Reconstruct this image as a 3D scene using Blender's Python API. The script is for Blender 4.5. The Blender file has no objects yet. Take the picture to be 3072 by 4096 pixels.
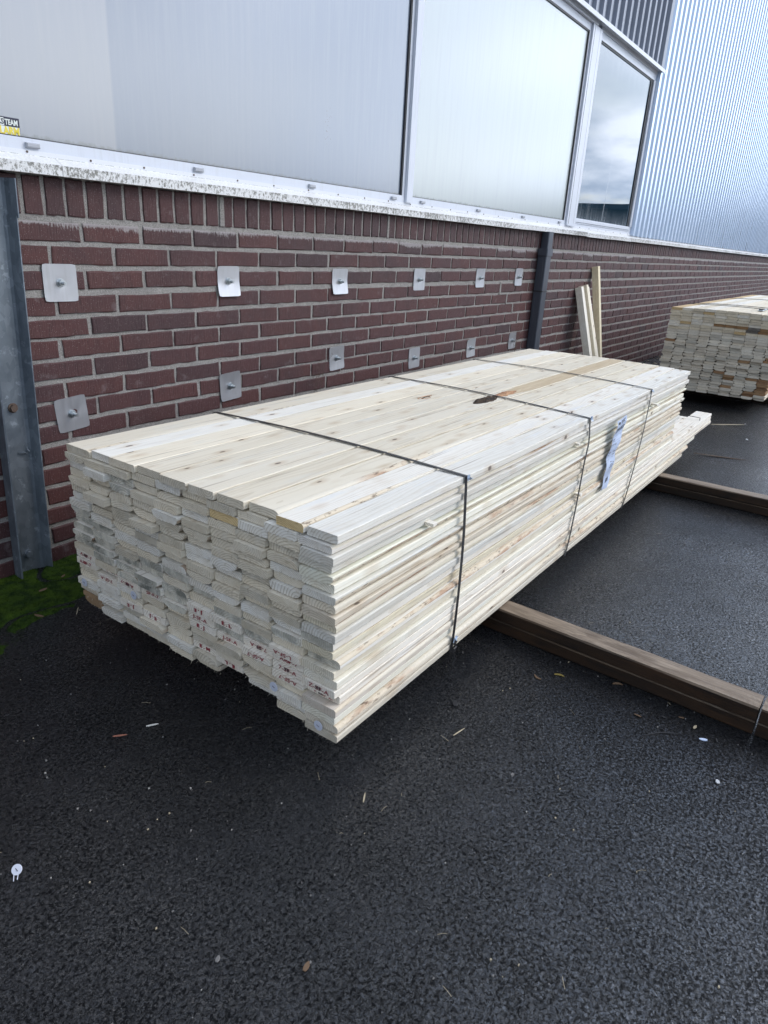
import bpy, math, random
from mathutils import Vector, Matrix, noise
RN = random.Random(7)
R = math.radians
scene = bpy.context.scene
col = scene.collection

# ------------------------------------------------------------------ materials
class NT:
    def __init__(s, name):
        s.m = bpy.data.materials.new(name); s.m.use_nodes = True
        s.t = s.m.node_tree; s.t.nodes.clear()
        s.out = s.n('ShaderNodeOutputMaterial'); s.b = s.n('ShaderNodeBsdfPrincipled')
        s.t.links.new(s.b.outputs[0], s.out.inputs['Surface'])
    def n(s, typ, **kw):
        nd = s.t.nodes.new(typ)
        for k, v in kw.items(): setattr(nd, k, v)
        return nd
    def put(s, sock, v):
        if isinstance(v, bpy.types.NodeSocket): s.t.links.new(v, sock)
        elif v is not None:
            if isinstance(v, (tuple, list)) and len(v) == 3 and sock.type == 'RGBA': v = (*v, 1)
            sock.default_value = v
    def obj(s): return s.n('ShaderNodeTexCoord').outputs['Object']
    def pos(s): return s.n('ShaderNodeNewGeometry').outputs['Position']
    def math(s, op, a, b=None, c=None, clamp=False):
        nd = s.n('ShaderNodeMath', operation=op); nd.use_clamp = clamp
        s.put(nd.inputs[0], a)
        if b is not None: s.put(nd.inputs[1], b)
        if c is not None: s.put(nd.inputs[2], c)
        return nd.outputs[0]
    def vm(s, op, a, b=None):
        nd = s.n('ShaderNodeVectorMath', operation=op); s.put(nd.inputs[0], a)
        if b is not None: s.put(nd.inputs[1], b)
        return nd.outputs[0]
    def sep(s, v):
        nd = s.n('ShaderNodeSeparateXYZ'); s.put(nd.inputs[0], v); return nd.outputs
    def comb(s, x, y, z):
        nd = s.n('ShaderNodeCombineXYZ')
        for i, v in enumerate((x, y, z)): s.put(nd.inputs[i], v)
        return nd.outputs[0]
    def noise(s, v, scale=5, detail=3, rough=.55, dist=0, col=False):
        nd = s.n('ShaderNodeTexNoise'); s.put(nd.inputs['Vector'], v)
        s.put(nd.inputs['Scale'], scale); nd.inputs['Detail'].default_value = detail
        nd.inputs['Roughness'].default_value = rough; nd.inputs['Distortion'].default_value = dist
        return nd.outputs['Color' if col else 'Fac']
    def vor(s, v, scale=5, feature='F1', out='Distance', rnd=1):
        nd = s.n('ShaderNodeTexVoronoi', feature=feature); s.put(nd.inputs['Vector'], v)
        s.put(nd.inputs['Scale'], scale); nd.inputs['Randomness'].default_value = rnd
        return nd.outputs[out]
    def mr(s, v, a, b, c=0, d=1, smooth=False):
        nd = s.n('ShaderNodeMapRange'); s.put(nd.inputs[0], v)
        if smooth: nd.interpolation_type = 'SMOOTHSTEP'
        for i, x in enumerate((a, b, c, d)): s.put(nd.inputs[i + 1], x)
        return nd.outputs[0]
    def mix(s, f, a, b, mode='MIX'):
        nd = s.n('ShaderNodeMix', data_type='RGBA', blend_type=mode)
        s.put(nd.inputs[0], f); s.put(nd.inputs[6], a); s.put(nd.inputs[7], b)
        return nd.outputs[2]
    def bump(s, h, strength=.5, dist=.001, prev=None):
        nd = s.n('ShaderNodeBump'); s.put(nd.inputs['Height'], h)
        nd.inputs['Strength'].default_value = strength; nd.inputs['Distance'].default_value = dist
        if prev is not None: s.put(nd.inputs['Normal'], prev)
        return nd.outputs[0]
    def fin(s, color=None, rough=None, metal=None, normal=None, spec=None):
        if color is not None: s.put(s.b.inputs['Base Color'], color)
        if rough is not None: s.put(s.b.inputs['Roughness'], rough)
        if metal is not None: s.put(s.b.inputs['Metallic'], metal)
        if normal is not None: s.put(s.b.inputs['Normal'], normal)
        if spec is not None: s.put(s.b.inputs['Specular IOR Level'], spec)
        return s.m

def wood_material(name, wane=False, dark=False):
    s = NT(name)
    P = s.obj()
    oi = s.n('ShaderNodeObjectInfo')
    rnd = oi.outputs['Random']
    x, y, z = s.sep(P)
    off = s.comb(s.math('MULTIPLY', rnd, 37.), s.math('MULTIPLY', rnd, 11.), s.math('MULTIPLY', rnd, 23.))
    Q = s.vm('ADD', P, off)
    # distance from a wandering pith gives rings on the ends and grain on the faces
    wob = s.noise(s.vm('MULTIPLY', Q, (.8, 3.2, 3.2)), 1.6, 2, .55)
    wob2 = s.noise(s.vm('MULTIPLY', Q, (4, 40, 40)), 1, 2)
    r2 = s.math('FRACT', s.math('MULTIPLY', rnd, 7.31)); r3 = s.math('FRACT', s.math('MULTIPLY', rnd, 17.77))
    dy = s.math('SUBTRACT', y, s.mr(r2, 0, 1, -.045, .045))
    dz = s.math('SUBTRACT', z, s.mr(r3, 0, 1, -.075, .025))
    d = s.math('SQRT', s.math('ADD', s.math('MULTIPLY', dy, dy), s.math('MULTIPLY', dz, dz)))
    d = s.math('ADD', d, s.math('MULTIPLY', wob, .050))
    d = s.math('ADD', d, s.math('MULTIPLY', wob2, .0014 if not dark else .006))
    ring = s.math('FRACT', s.math('MULTIPLY', d, s.mr(r2, 0, 1, 125, 230)))
    late = s.mr(ring, .50, .95, 0, 1)
    N = s.n('ShaderNodeNewGeometry').outputs['Normal']
    nx = s.math('ABSOLUTE', s.sep(N)[0])
    endm = s.mr(nx, .6, .75)
    # knots
    kv = s.vor(s.vm('MULTIPLY', s.vm('ADD', Q, s.comb(0, s.math('MULTIPLY', wob, .01), 0)), (6.5, 17, 9)), 1)
    knot = s.math('MULTIPLY', s.mr(kv, .065, .095, 1, 0), s.math('SUBTRACT', 1, endm), clamp=True)
    halo = s.math('MULTIPLY', s.mr(kv, .05, .3, 1, 0), s.math('SUBTRACT', 1, endm), clamp=True)
    if dark:
        base = s.mix(s.mr(s.noise(s.vm('MULTIPLY', Q, (2, 14, 14)), 1, 4, .65), .35, .65), (.050, .026, .013), (.016, .011, .008))
        base = s.mix(s.mr(s.noise(s.vm('MULTIPLY', Q, (6, 34, 34)), 1, 5, .75), .46, .66), base, (.014, .010, .008))
        # weathered, dry upper face: real greyed fibres
        nz = s.mr(s.sep(N)[2], .6, .9)
        wth = s.mix(late, (.36, .295, .225), (.22, .17, .125))
        wth = s.mix(s.mr(s.noise(s.vm('MULTIPLY', Q, (5, 34, 30)), 1, 5, .75), .44, .60, 0, .9), wth, (.085, .06, .042))
        wth = s.mix(s.mr(s.noise(s.vm('MULTIPLY', Q, (1.5, 3, 3)), 1, 3), .45, .6, 0, .6), wth, (.20, .15, .105))
        base = s.mix(nz, base, wth)
    else:
        tone = s.noise(s.vm('MULTIPLY', Q, (.7, 12, 12)), 1, 3)
        c = s.mix(s.mr(tone, .3, .7), (.87, .84, .765), (.81, .77, .68))
        c = s.mix(s.math('MULTIPLY', late, s.mr(endm, 0, 1, .36, .95)), c, s.mix(endm, (.60, .53, .42), (.35, .285, .20)))
        # pale resin / sap streaks
        stv = s.noise(s.vm('MULTIPLY', Q, (1.2, 45, 45)), 1, 3, .6)
        c = s.mix(s.mr(stv, .55, .75, 0, .5), c, (.80, .79, .75))
        bl = s.noise(s.vm('MULTIPLY', Q, (5, 26, 26)), 1, 4, .65)
        c = s.mix(s.mr(bl, .54, .76, 0, .28), c, (.56, .44, .30))
        bl2 = s.noise(s.vm('ADD', s.vm('MULTIPLY', Q, (3, 20, 20)), (9, 9, 9)), 1, 4, .65)
        c = s.mix(s.mr(bl2, .55, .75, 0, .5), c, (.70, .74, .78))
        # thin cracks / dirty streaks along the grain
        cr = s.noise(s.vm('MULTIPLY', Q, (2.2, 120, 60)), 1, 3, .6)
        c = s.mix(s.mr(cr, .60, .70, 0, .6), c, (.28, .22, .16))
        c = s.mix(s.math('MULTIPLY', halo, .45), c, (.50, .36, .22))
        c = s.mix(s.math('MULTIPLY', knot, .95), c, (.20, .165, .14))
        # saw marks across
        # blue-grey stain and rough cut on ends
        en = s.noise(Q, 38, 4, .65)
        ec = s.mix(s.mr(en, .45, .7, 0, 1), c, s.mix(.6, c, (.92, .91, .87)))
        gs = s.noise(s.vm('ADD', s.pos(), (3.1, 0, 0)), 17, 4, .65)
        stain = s.math('MULTIPLY', s.mr(gs, .40, .62), s.math('SUBTRACT', 1, oi.outputs['Alpha']), clamp=True)
        ck = s.noise(s.vm('MULTIPLY', Q, (1, 26, 110)), 1, 3, .6)
        ec = s.mix(s.mr(ck, .64, .70, 0, .6), ec, (.30, .24, .17))
        ec = s.mix(s.mr(s.noise(Q, 9, 3), .35, .65, 0, .35), ec, (.62, .53, .40))
        ec = s.mix(.26, ec, (1.0, .91, .74))
        ec = s.mix(stain, ec, (.15, .155, .135))
        c = s.mix(endm, c, ec)
        c = s.mix(s.math('MAXIMUM', endm, s.math('SUBTRACT', 1, oi.outputs['Object Index'])), c, s.mix(1, c, oi.outputs['Color'], 'MULTIPLY'))
        if wane:
            bk = s.noise(s.vm('MULTIPLY', Q, (3.2, 14, 14)), 1, 5, .7)
            c = s.mix(s.mr(bk, .51, .60, 0, .85), (.66, .58, .45), (.40, .25, .16))
            c = s.mix(s.mr(s.noise(s.vm('MULTIPLY', Q, (30, 90, 90)), 1, 3, .7), .55, .65, 0, .7), c, (.10, .06, .04))
            c = s.mix(s.mr(s.noise(s.vm('MULTIPLY', Q, (1.1, 5, 5)), 1, 2), .50, .56), c, (.70, .65, .54))
        base = c
    h1 = s.noise(s.vm('MULTIPLY', Q, (25, 500, 500)), 1, 3, .65)
    h2 = s.noise(Q, 700, 2, .6)
    saw = s.n('ShaderNodeTexWave', wave_type='BANDS', bands_direction='X')
    s.put(saw.inputs['Vector'], s.vm('ADD', Q, s.comb(s.math('MULTIPLY', y, .35), 0, 0))); saw.inputs['Scale'].default_value = 22
    saw.inputs['Distortion'].default_value = 2.5; saw.inputs['Detail Scale'].default_value = 3
    sawm = s.math('MULTIPLY', saw.outputs['Fac'], s.mr(s.noise(s.vm('MULTIPLY', Q, (1.2, 8, 8)), 1, 2), .5, .6))
    h = s.math('ADD', s.math('ADD', s.math('MULTIPLY', h1, .8), s.math('MULTIPLY', sawm, .35)), s.math('MULTIPLY', h2, s.mr(endm, 0, 1, .25, 1.6)))
    h = s.math('SUBTRACT', h, s.math('MULTIPLY', late, .25))
    nrm = s.bump(h, .75 if dark else .55, .0016 if dark else .001)
    return s.fin(base, s.mr(h1, .3, .7, .55, .85) if not dark else s.mr(h1, .3, .7, .35, .6), 0, nrm, .3 if not dark else .22)

M = {}
M['wood'] = wood_material('sawn_spruce')
M['wane'] = wood_material('waney_edge', wane=True)
M['beam'] = wood_material('old_wet_timber', dark=True)

def brick_mat():
    s = NT('dark_red_brick')
    va = s.n('ShaderNodeVertexColor', layer_name='tint').outputs['Color']
    r, g, b = s.sep(va)
    P = s.pos()
    c = s.mix(r, (.074, .032, .033), (.038, .026, .030))
    c = s.mix(s.math('MULTIPLY', g, .6), c, (.095, .034, .029))
    c = s.mix(s.mr(s.noise(P, 3.2, 4, .65), .45, .7, 0, .55), c, (.040, .026, .030))
    # wire-cut drag texture runs up the stretcher
    st = s.noise(s.vm('MULTIPLY', P, (260, 260, 22)), 1, 3, .6)
    c = s.mix(s.mr(st, .56, .7, 0, .65), c, (.03, .018, .018))
    sm = s.noise(P, 14, 5, .7)
    c = s.mix(s.mr(sm, .58, .75, 0, .38), c, (.28, .25, .25))
    pit = s.vor(P, 170); c = s.mix(s.mr(pit, .10, .18, .65, 0), c, (.36, .31, .30))
    # lime bloom under the rowlock course (b channel painted on the top edges of the upper course)
    bl = s.noise(s.vm('MULTIPLY', P, (150, 150, 45)), 1, 4, .7)
    c = s.mix(s.mr(s.math('SUBTRACT', b, bl), .0, .14, 0, .8), c, (.33, .31, .31))
    h = s.math('ADD', s.math('MULTIPLY', s.noise(P, 420, 4, .7), 1.), s.math('MULTIPLY', st, -1.6))
    return s.fin(c, s.mr(sm, .3, .7, .5, .75), 0, s.bump(h, .8, .0016), .35)
M['brick'] = brick_mat()
def mortar_mat():
    s = NT('mortar'); P = s.pos()
    n1 = s.noise(P, 330, 4, .75); n2 = s.noise(P, 6, 4, .6)
    c = s.mix(s.mr(n1, .35, .7), (.17, .162, .152), (.46, .445, .42))
    c = s.mix(s.mr(n2, .5, .7, 0, .45), c, (.15, .14, .14))
    c = s.mix(s.mr(s.vor(P, 240), .08, .16, .6, 0), c, (.55, .53, .5))
    return s.fin(c, .9, 0, s.bump(s.math('ADD', n1, s.noise(P, 60, 3)), 1, .003), .2)
M['mortar'] = mortar_mat()
def asphalt_mat():
    # worn mastic surface: glossy flat tops broken by small ragged pits, damp in patches
    s = NT('wet_asphalt'); P = s.pos()
    wp = s.vm('ADD', P, s.vm('MULTIPLY', s.noise(P, 38, 3, .6, 0, True), (.012, .012, .0)))
    big = s.noise(P, 1.0, 5, .6); mid = s.noise(P, 8, 4, .65)
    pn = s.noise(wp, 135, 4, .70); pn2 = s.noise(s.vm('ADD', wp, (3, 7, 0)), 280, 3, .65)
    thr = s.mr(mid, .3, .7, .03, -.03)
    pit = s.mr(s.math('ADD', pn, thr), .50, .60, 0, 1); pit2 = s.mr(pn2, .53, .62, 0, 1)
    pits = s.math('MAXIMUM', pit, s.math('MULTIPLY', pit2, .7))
    cr = s.sep(s.vor(wp, 165, 'F1', 'Color')); cf = s.sep(s.vor(wp, 300, 'F1', 'Color'))
    c = s.mix(s.mr(mid, .35, .7), (.0022, .0031, .0054), (.0052, .0063, .0094))
    c = s.mix(s.mr(cr[0], .82, .98, 0, .5), c, (.021, .024, .031))
    c = s.mix(s.math('MULTIPLY', pits, .75), c, (.0030, .0032, .0040))  # near-black colour in the pits stands in for crevice shade
    spk = s.math('MULTIPLY', s.mr(s.vor(P, 120), .05, .085, 1, 0), s.mr(s.sep(s.vor(P, 120, 'F1', 'Color'))[1], .95, .96))
    c = s.mix(spk, c, (.22, .22, .23))
    c = s.mix(s.mr(s.noise(s.vm('ADD', P, (5, 2, 0)), .9, 5, .7), .58, .74, 0, .6), c, (.022, .018, .012))
    h = s.math('ADD', s.math('MULTIPLY', pits, -1.), s.math('MULTIPLY', s.noise(P, 260, 3, .7), .32))
    h = s.math('ADD', h, s.math('MULTIPLY', s.noise(P, 45, 3, .6), .8))
    h = s.math('ADD', h, s.math('MULTIPLY', cr[1], .25))
    nrm = s.bump(h, 1, .0030)
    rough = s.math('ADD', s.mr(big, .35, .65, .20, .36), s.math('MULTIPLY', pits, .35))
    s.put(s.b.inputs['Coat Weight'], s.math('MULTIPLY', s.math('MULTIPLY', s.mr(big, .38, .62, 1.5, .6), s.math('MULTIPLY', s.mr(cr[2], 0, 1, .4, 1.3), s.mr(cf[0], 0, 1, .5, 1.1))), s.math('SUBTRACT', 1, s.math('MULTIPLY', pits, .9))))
    s.put(s.b.inputs['Coat Roughness'], s.mr(cr[1], 0, 1, .12, .34)); s.b.inputs['Coat IOR'].default_value = 1.62
    s.put(s.b.inputs['Coat Normal'], s.bump(h, .85, .0022))
    return s.fin(c, rough, 0, nrm, s.math('SUBTRACT', .42, s.math('MULTIPLY', pits, .34)))  # shine cut in the pits too, imitating their shade
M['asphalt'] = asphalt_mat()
def alu_mat(name, c0, c1, rough=.35, dirt=.3, metal=0., spec=.5, grime=(.2, .2, .15), streak=True):
    s = NT(name); P = s.pos()
    n1 = s.noise(P, 2.3, 4, .6); n2 = s.noise(s.vm('MULTIPLY', P, (55, 55, 4)), 1, 4, .65); n3 = s.noise(P, 240, 3, .7)
    c = s.mix(n1, c0, c1)
    if streak: c = s.mix(s.mr(n2, .52, .75, 0, dirt), c, grime)
    c = s.mix(s.mr(n3, .62, .7, 0, dirt), c, grime)
    return s.fin(c, s.math('ADD', rough, s.mr(n2, .3, .7, -.05, .08)), metal, s.bump(n2, .06, .001), spec)
M['frame'] = alu_mat('window_frame_aluminium', (.60, .64, .72), (.66, .70, .77), .33, .14)
M['gasket'] = NT('rubber').fin((.012, .014, .018), .5)
M['steel'] = alu_mat('stainless_plate', (.40, .41, .44), (.50, .51, .53), .42, .16, .75)
M['bolt'] = alu_mat('zinc_bolt', (.45, .50, .52), (.55, .58, .6), .3, .2, .8)
M['rust'] = alu_mat('rusty_bolt', (.07, .045, .035), (.13, .09, .07), .7, .3, .2)
def lip_mat():
    s = NT('mossy_white_flashing'); P = s.pos()
    n = s.noise(s.vm('MULTIPLY', P, (130, 130, 75)), 1, 5, .75); m = s.noise(P, 2.6, 3)
    x, y, z = s.sep(P)
    thr = s.math('ADD', s.mr(m, .3, .7, .60, .46), s.mr(z, 1.322, 1.352, .02, -.03))
    k = s.mr(s.math('SUBTRACT', n, thr), -.03, .05, 0, .82)
    k = s.math('MULTIPLY', k, s.mr(s.math('ABSOLUTE', s.sep(s.n('ShaderNodeNewGeometry').outputs['Normal'])[1]), .5, .9, .18, 1))
    farm = s.mr(x, 4.1, 5.1)
    c = s.mix(k, (.72, .73, .73), s.mix(s.noise(P, 50, 2), (.13, .125, .09), (.05, .05, .04)))
    return s.fin(c, .45, 0, s.bump(n, .25, .001), .5)
M['lip'] = lip_mat()
M['rail'] = alu_mat('white_rail', (.68, .71, .76), (.74, .76, .80), .4, .45, grime=(.12, .11, .08), streak=False)
def clad(name, a, b, rough, spec=.5, metal=0.):
    s = NT(name); P = s.pos()
    n2 = s.noise(s.vm('MULTIPLY', P, (30, 30, 1.2)), 1, 4, .6); n1 = s.noise(P, .6, 3)
    c = s.mix(n1, a, b); c = s.mix(s.mr(n2, .5, .75, 0, .2), c, (.35, .38, .42))
    return s.fin(c, s.math('ADD', rough, s.mr(n2, .3, .7, -.06, .08)), metal, None, spec)
M['clad'] = clad('light_cladding', (.58, .69, .85), (.62, .73, .88), .30, .8, .55)
M['clad_dark'] = clad('grey_cladding', (.25, .28, .34), (.29, .32, .38), .45)
def glass_mat(name, base, rough, spec=.9, metal=0.0, clean=False):
    s = NT(name); P = s.pos(); x, y, z = s.sep(P)
    n = s.noise(s.vm('MULTIPLY', P, (40, 40, 2.2)), 1, 4, .65); m = s.noise(P, 1.3, 3)
    c = s.mix(m, base[0], base[1])
    if not clean:
        c = s.mix(s.mr(x, 1.96, 1.98), c, (.36, .405, .40))
        c = s.mix(s.mr(n, .45, .75, 0, .22), c, base[2])
        c = s.mix(s.mr(x, .166, .176, .28, 0), c, (.45, .43, .40))
        # algae line just above the bottom bead
        g = s.math('SUBTRACT', s.mr(z, 1.424, 1.45, 1, 0), s.noise(P, 60, 3))
        c = s.mix(s.mr(g, .05, .5, 0, .55), c, (.10, .11, .08))
        sp = s.math('MULTIPLY', s.mr(s.vor(s.vm('ADD', P, (0, 0, 0)), 95), .16, .22, 1, 0), s.math('MULTIPLY', s.mr(s.math('ABSOLUTE', s.math('SUBTRACT', x, 1.30)), .018, .03, 1, 0), s.mr(s.math('ABSOLUTE', s.math('SUBTRACT', z, 1.665)), .05, .08, 1, 0)), clamp=True)
        c = s.mix(sp, c, (.06, .05, .05))
        rg = s.math('ADD', rough, s.mr(n, .3, .7, -.01, .03))
    else:
        # dried runs from the top edge and a film of dust near the bottom
        run = s.math('SUBTRACT', s.mr(z, 2.35, 2.70, 0, 1), s.noise(s.vm('MULTIPLY', P, (26, 26, 1.5)), 1, 4, .7))
        k = s.math('ADD', s.mr(run, .0, .5, 0, .3), s.mr(s.math('SUBTRACT', s.mr(z, 1.45, 1.75, 1, 0), n), .1, .6, 0, .4), clamp=True)
        ln = s.mr(s.math('ABSOLUTE', s.math('SUBTRACT', x, s.mr(z, 1.45, 2.3, 5.14, 5.20))), .004, .008, .55, 0)
        k = s.math('MAXIMUM', k, s.math('MULTIPLY', ln, s.mr(z, 2.2, 1.5, 0, 1)))
        c = s.mix(k, base[0], (.30, .33, .36)); rg = s.math('ADD', rough, s.math('MULTIPLY', k, .35))
    s.b.inputs['IOR'].default_value = 1.7 if clean else 1.65
    if not clean: s.b.inputs['Coat Weight'].default_value = .35; s.b.inputs['Coat Roughness'].default_value = .19; s.b.inputs['Coat IOR'].default_value = 1.7
    return s.fin(c, rg, metal, s.bump(n, .012, .001) if not clean else s.bump(s.noise(P, 1.2, 2), .04, .01), spec)
M['pane_frost'] = glass_mat('frosted_glass', ((.17, .205, .26), (.14, .175, .235), (.27, .29, .31)), .20, 1.)
M['pane_clear'] = glass_mat('clear_glass', ((.012, .03, .045), (.014, .032, .047)), .015, 1., 0., True)
def galv():
    s = NT('galvanised_steel'); P = s.pos()
    v = s.sep(s.vor(s.vm('MULTIPLY', P, (1, 1, .6)), 60, 'F1', 'Color'))[0]; n = s.noise(P, 26, 5, .7); m = s.noise(P, 5, 4, .6)
    c = s.mix(v, (.15, .18, .21), (.21, .245, .28))
    c = s.mix(s.mr(n, .60, .66, 0, .55), c, (.40, .45, .50))
    c = s.mix(s.mr(m, .45, .7, 0, .6), c, (.08, .10, .125))
    return s.fin(c, s.mr(n, .3, .7, .38, .6), .55, s.bump(n, .1, .001), .5)
M['galv'] = galv()
M['pipe'] = alu_mat('dark_downpipe', (.045, .055, .075), (.07, .08, .10), .36, .35, .2, .5, (.20, .21, .22))
M['pipe_edge'] = NT('pipe_seam').fin((.25, .27, .29), .5)
M['strap'] = NT('black_strapping').fin((.018, .018, .02), .38)
M['strap_blue'] = NT('corner_protector').fin((.42, .52, .66), .4)
def paper():
    s = NT('blue_white_tag'); P = s.pos()
    return s.fin(s.mix(s.noise(P, 20, 3), (.50, .60, .80), (.58, .67, .84)), .35, 0, s.bump(s.noise(P, 60, 3), .3, .002), .5)
M['tag'] = paper()
M['ink'] = NT('black_ink').fin((.02, .02, .03), .6)
M['grey_ink'] = NT('faded_ink').fin((.16, .19, .27), .6)
M['red_ink'] = NT('red_ink').fin((.30, .03, .045), .7)
M['navy'] = NT('navy_print').fin((.012, .014, .04), .4)
M['yellow'] = NT('yellow_print').fin((.75, .62, .06), .4)
M['pale'] = NT('pale_print').fin((.72, .77, .74), .4)
M['white'] = NT('white_plastic').fin((.60, .63, .72), .35)
M['clipm'] = alu_mat('clip_plastic', (.36, .38, .42), (.42, .44, .48), .45, .2)
def moss():
    s = NT('moss'); P = s.pos(); n = s.noise(P, 26, 4, .65); f = s.noise(P, 500, 3, .7)
    c = s.mix(s.mr(n, .35, .65), (.009, .026, .003), (.052, .095, .005))
    c = s.mix(s.mr(f, .4, .7, 0, .5), c, (.01, .026, .003))
    return s.fin(c, .85, 0, s.bump(f, 1, .003), .2)
M['moss'] = moss()
M['leaf'] = NT('dry_leaf').fin((.13, .08, .045), .7)
M['yleaf'] = NT('yellow_leaf').fin((.20, .15, .03), .6)
M['straw'] = NT('straw').fin((.42, .36, .25), .7)
M['chip'] = NT('wood_chip').fin((.72, .70, .64), .6)
M['redchip'] = NT('red_chip').fin((.33, .13, .085), .6)
M['grain'] = NT('pale_grain').fin((.34, .33, .31), .7)
M['stone'] = NT('pebble').fin((.16, .155, .15), .7)
M['weed'] = NT('dead_stalk').fin((.11, .08, .06), .8)
M['farb'] = NT('distant_facade').fin((.025, .045, .075), .7)
M['scrap'] = NT('white_scrap').fin((.62, .64, .66), .5)
M['black'] = NT('dark_debris').fin((.02, .02, .022), .6)
def barkm():
    s = NT('bark'); P = s.obj(); n = s.noise(s.vm('MULTIPLY', P, (40, 90, 90)), 1, 5, .75)
    return s.fin(s.mix(s.mr(n, .4, .62), (.09, .06, .04), (.012, .010, .009)), .9, 0, s.bump(n, 1, .006), .3)
M['bark'] = barkm()
def torn():
    s = NT('torn_wood'); P = s.obj(); n = s.noise(s.vm('MULTIPLY', P, (9, 130, 60)), 1, 5, .7)
    return s.fin(s.mix(s.mr(n, .38, .62), (.52, .31, .17), (.27, .13, .07)), .75, 0, s.bump(n, 1, .004), .3)
M['torn'] = torn()

# ------------------------------------------------------------------ mesh helpers
class MB:
    def __init__(s): s.v = []; s.f = []; s.mi = []; s.mats = []
    def m(s, mat):
        if mat not in s.mats: s.mats.append(mat)
        return s.mats.index(mat)
    def face(s, idx, mat): s.f.append(idx); s.mi.append(s.m(mat))
    def box(s, x0, x1, y0, y1, z0, z1, mat, j=0.0, mtx=None):
        b = len(s.v); r = lambda: RN.uniform(-j, j) if j else 0
        for (x, y, z) in ((x0, y0, z0), (x1, y0, z0), (x1, y1, z0), (x0, y1, z0), (x0, y0, z1), (x1, y0, z1), (x1, y1, z1), (x0, y1, z1)):
            p = Vector((x + r(), y + r(), z + r()))
            s.v.append(mtx @ p if mtx else p)
        for f in ((0, 3, 2, 1), (4, 5, 6, 7), (0, 1, 5, 4), (1, 2, 6, 5), (2, 3, 7, 6), (3, 0, 4, 7)): s.face([b + i for i in f], mat)
    def loft(s, rings, mat, closed=True, caps=True):
        b = len(s.v); n = len(rings[0])
        for r in rings: s.v += [Vector(p) for p in r]
        for i in range(len(rings) - 1):
            for k in range(n if closed else n - 1):
                k2 = (k + 1) % n
                mm = mat[k] if isinstance(mat, list) else mat
                s.face([b + i * n + k, b + i * n + k2, b + (i + 1) * n + k2, b + (i + 1) * n + k], mm)
        if caps:
            m0 = mat[0] if isinstance(mat, list) else mat
            s.face([b + k for k in range(n)][::-1], m0); s.face([b + (len(rings) - 1) * n + k for k in range(n)], m0)
    def tube(s, pts, r, mat, n=6, taper=1.0):
        rings = []
        for i, p in enumerate(pts):
            p = Vector(p); a = Vector(pts[max(0, i - 1)]); c = Vector(pts[min(len(pts) - 1, i + 1)])
            d = (c - a).normalized(); u = d.orthogonal().normalized(); w = d.cross(u)
            rr = r * (1 + (taper - 1) * i / max(1, len(pts) - 1))
            rings.append([p + rr * (math.cos(2 * math.pi * k / n) * u + math.sin(2 * math.pi * k / n) * w) for k in range(n)])
        s.loft(rings, mat)
    def disc(s, c, nrm, r, th, mat, n=24):
        nrm = Vector(nrm).normalized(); u = nrm.orthogonal().normalized(); w = nrm.cross(u); c = Vector(c)
        ring = lambda rr, h: [c + nrm * h + rr * (math.cos(2 * math.pi * k / n) * u + math.sin(2 * math.pi * k / n) * w) for k in range(n)]
        s.loft([ring(r, 0), ring(r, th * .7), ring(r * .96, th)], mat)
    def mesh(s, name):
        me = bpy.data.meshes.new(name); me.from_pydata([tuple(v) for v in s.v], [], s.f)
        for mt in s.mats: me.materials.append(mt)
        me.polygons.foreach_set('material_index', s.mi); me.update(); return me
    def build(s, name, parent=None, loc=(0, 0, 0), smooth=False):
        me = s.mesh(name)
        if smooth: me.polygons.foreach_set('use_smooth', [True] * len(me.polygons))
        o = bpy.data.objects.new(name, me); col.objects.link(o); o.location = loc
        if parent: o.parent = parent
        return o
def empty(name, loc=(0, 0, 0)):
    o = bpy.data.objects.new(name, None); col.objects.link(o); o.location = loc; o.empty_display_size = .1
    return o
def tag(o, label, cat, group=None):
    o['label'] = label; o['category'] = cat
    if group: o['group'] = group
    return o
def text_mesh(txt, size, mat, mtx, name, parent, bold=0.0, align='CENTER', xs=1.0):
    cu = bpy.data.curves.new(name, 'FONT'); cu.body = txt; cu.size = size; cu.align_x = align; cu.align_y = 'CENTER'
    cu.offset = bold; cu.resolution_u = 3; cu.extrude = .0002
    ob = bpy.data.objects.new(name, cu); col.objects.link(ob)
    dg = bpy.context.evaluated_depsgraph_get(); dg.update()
    me = bpy.data.meshes.new_from_object(ob.evaluated_get(dg)); bpy.data.objects.remove(ob)
    me.transform(mtx @ Matrix.Diagonal((xs, 1, 1, 1))); me.materials.clear(); me.materials.append(mat); me.name = name
    o = bpy.data.objects.new(name, me); col.objects.link(o)
    if parent: o.parent = parent
    return o

ORD = ['first', 'second', 'third', 'fourth', 'fifth', 'sixth', 'seventh', 'eighth', 'ninth', 'tenth', 'eleventh', 'twelfth', 'thirteenth',
       'fourteenth', 'fifteenth', 'sixteenth', 'seventeenth', 'eighteenth', 'nineteenth', 'twentieth', 'twenty-first', 'twenty-second', 'twenty-third']

# ------------------------------------------------------------------ ground
g = MB(); nx = 2
XS = [-200, -12, -4, 0, 4, 12, 60, 200]; YS = [-200, -60, -12, -4, 0, .4]
for x in XS:
    for y in YS: g.v.append(Vector((x, y, 0)))
for i in range(len(XS) - 1):
    for j in range(len(YS) - 1):
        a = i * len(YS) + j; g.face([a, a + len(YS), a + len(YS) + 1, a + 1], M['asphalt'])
o = g.build('ground'); o['kind'] = 'structure'

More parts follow.
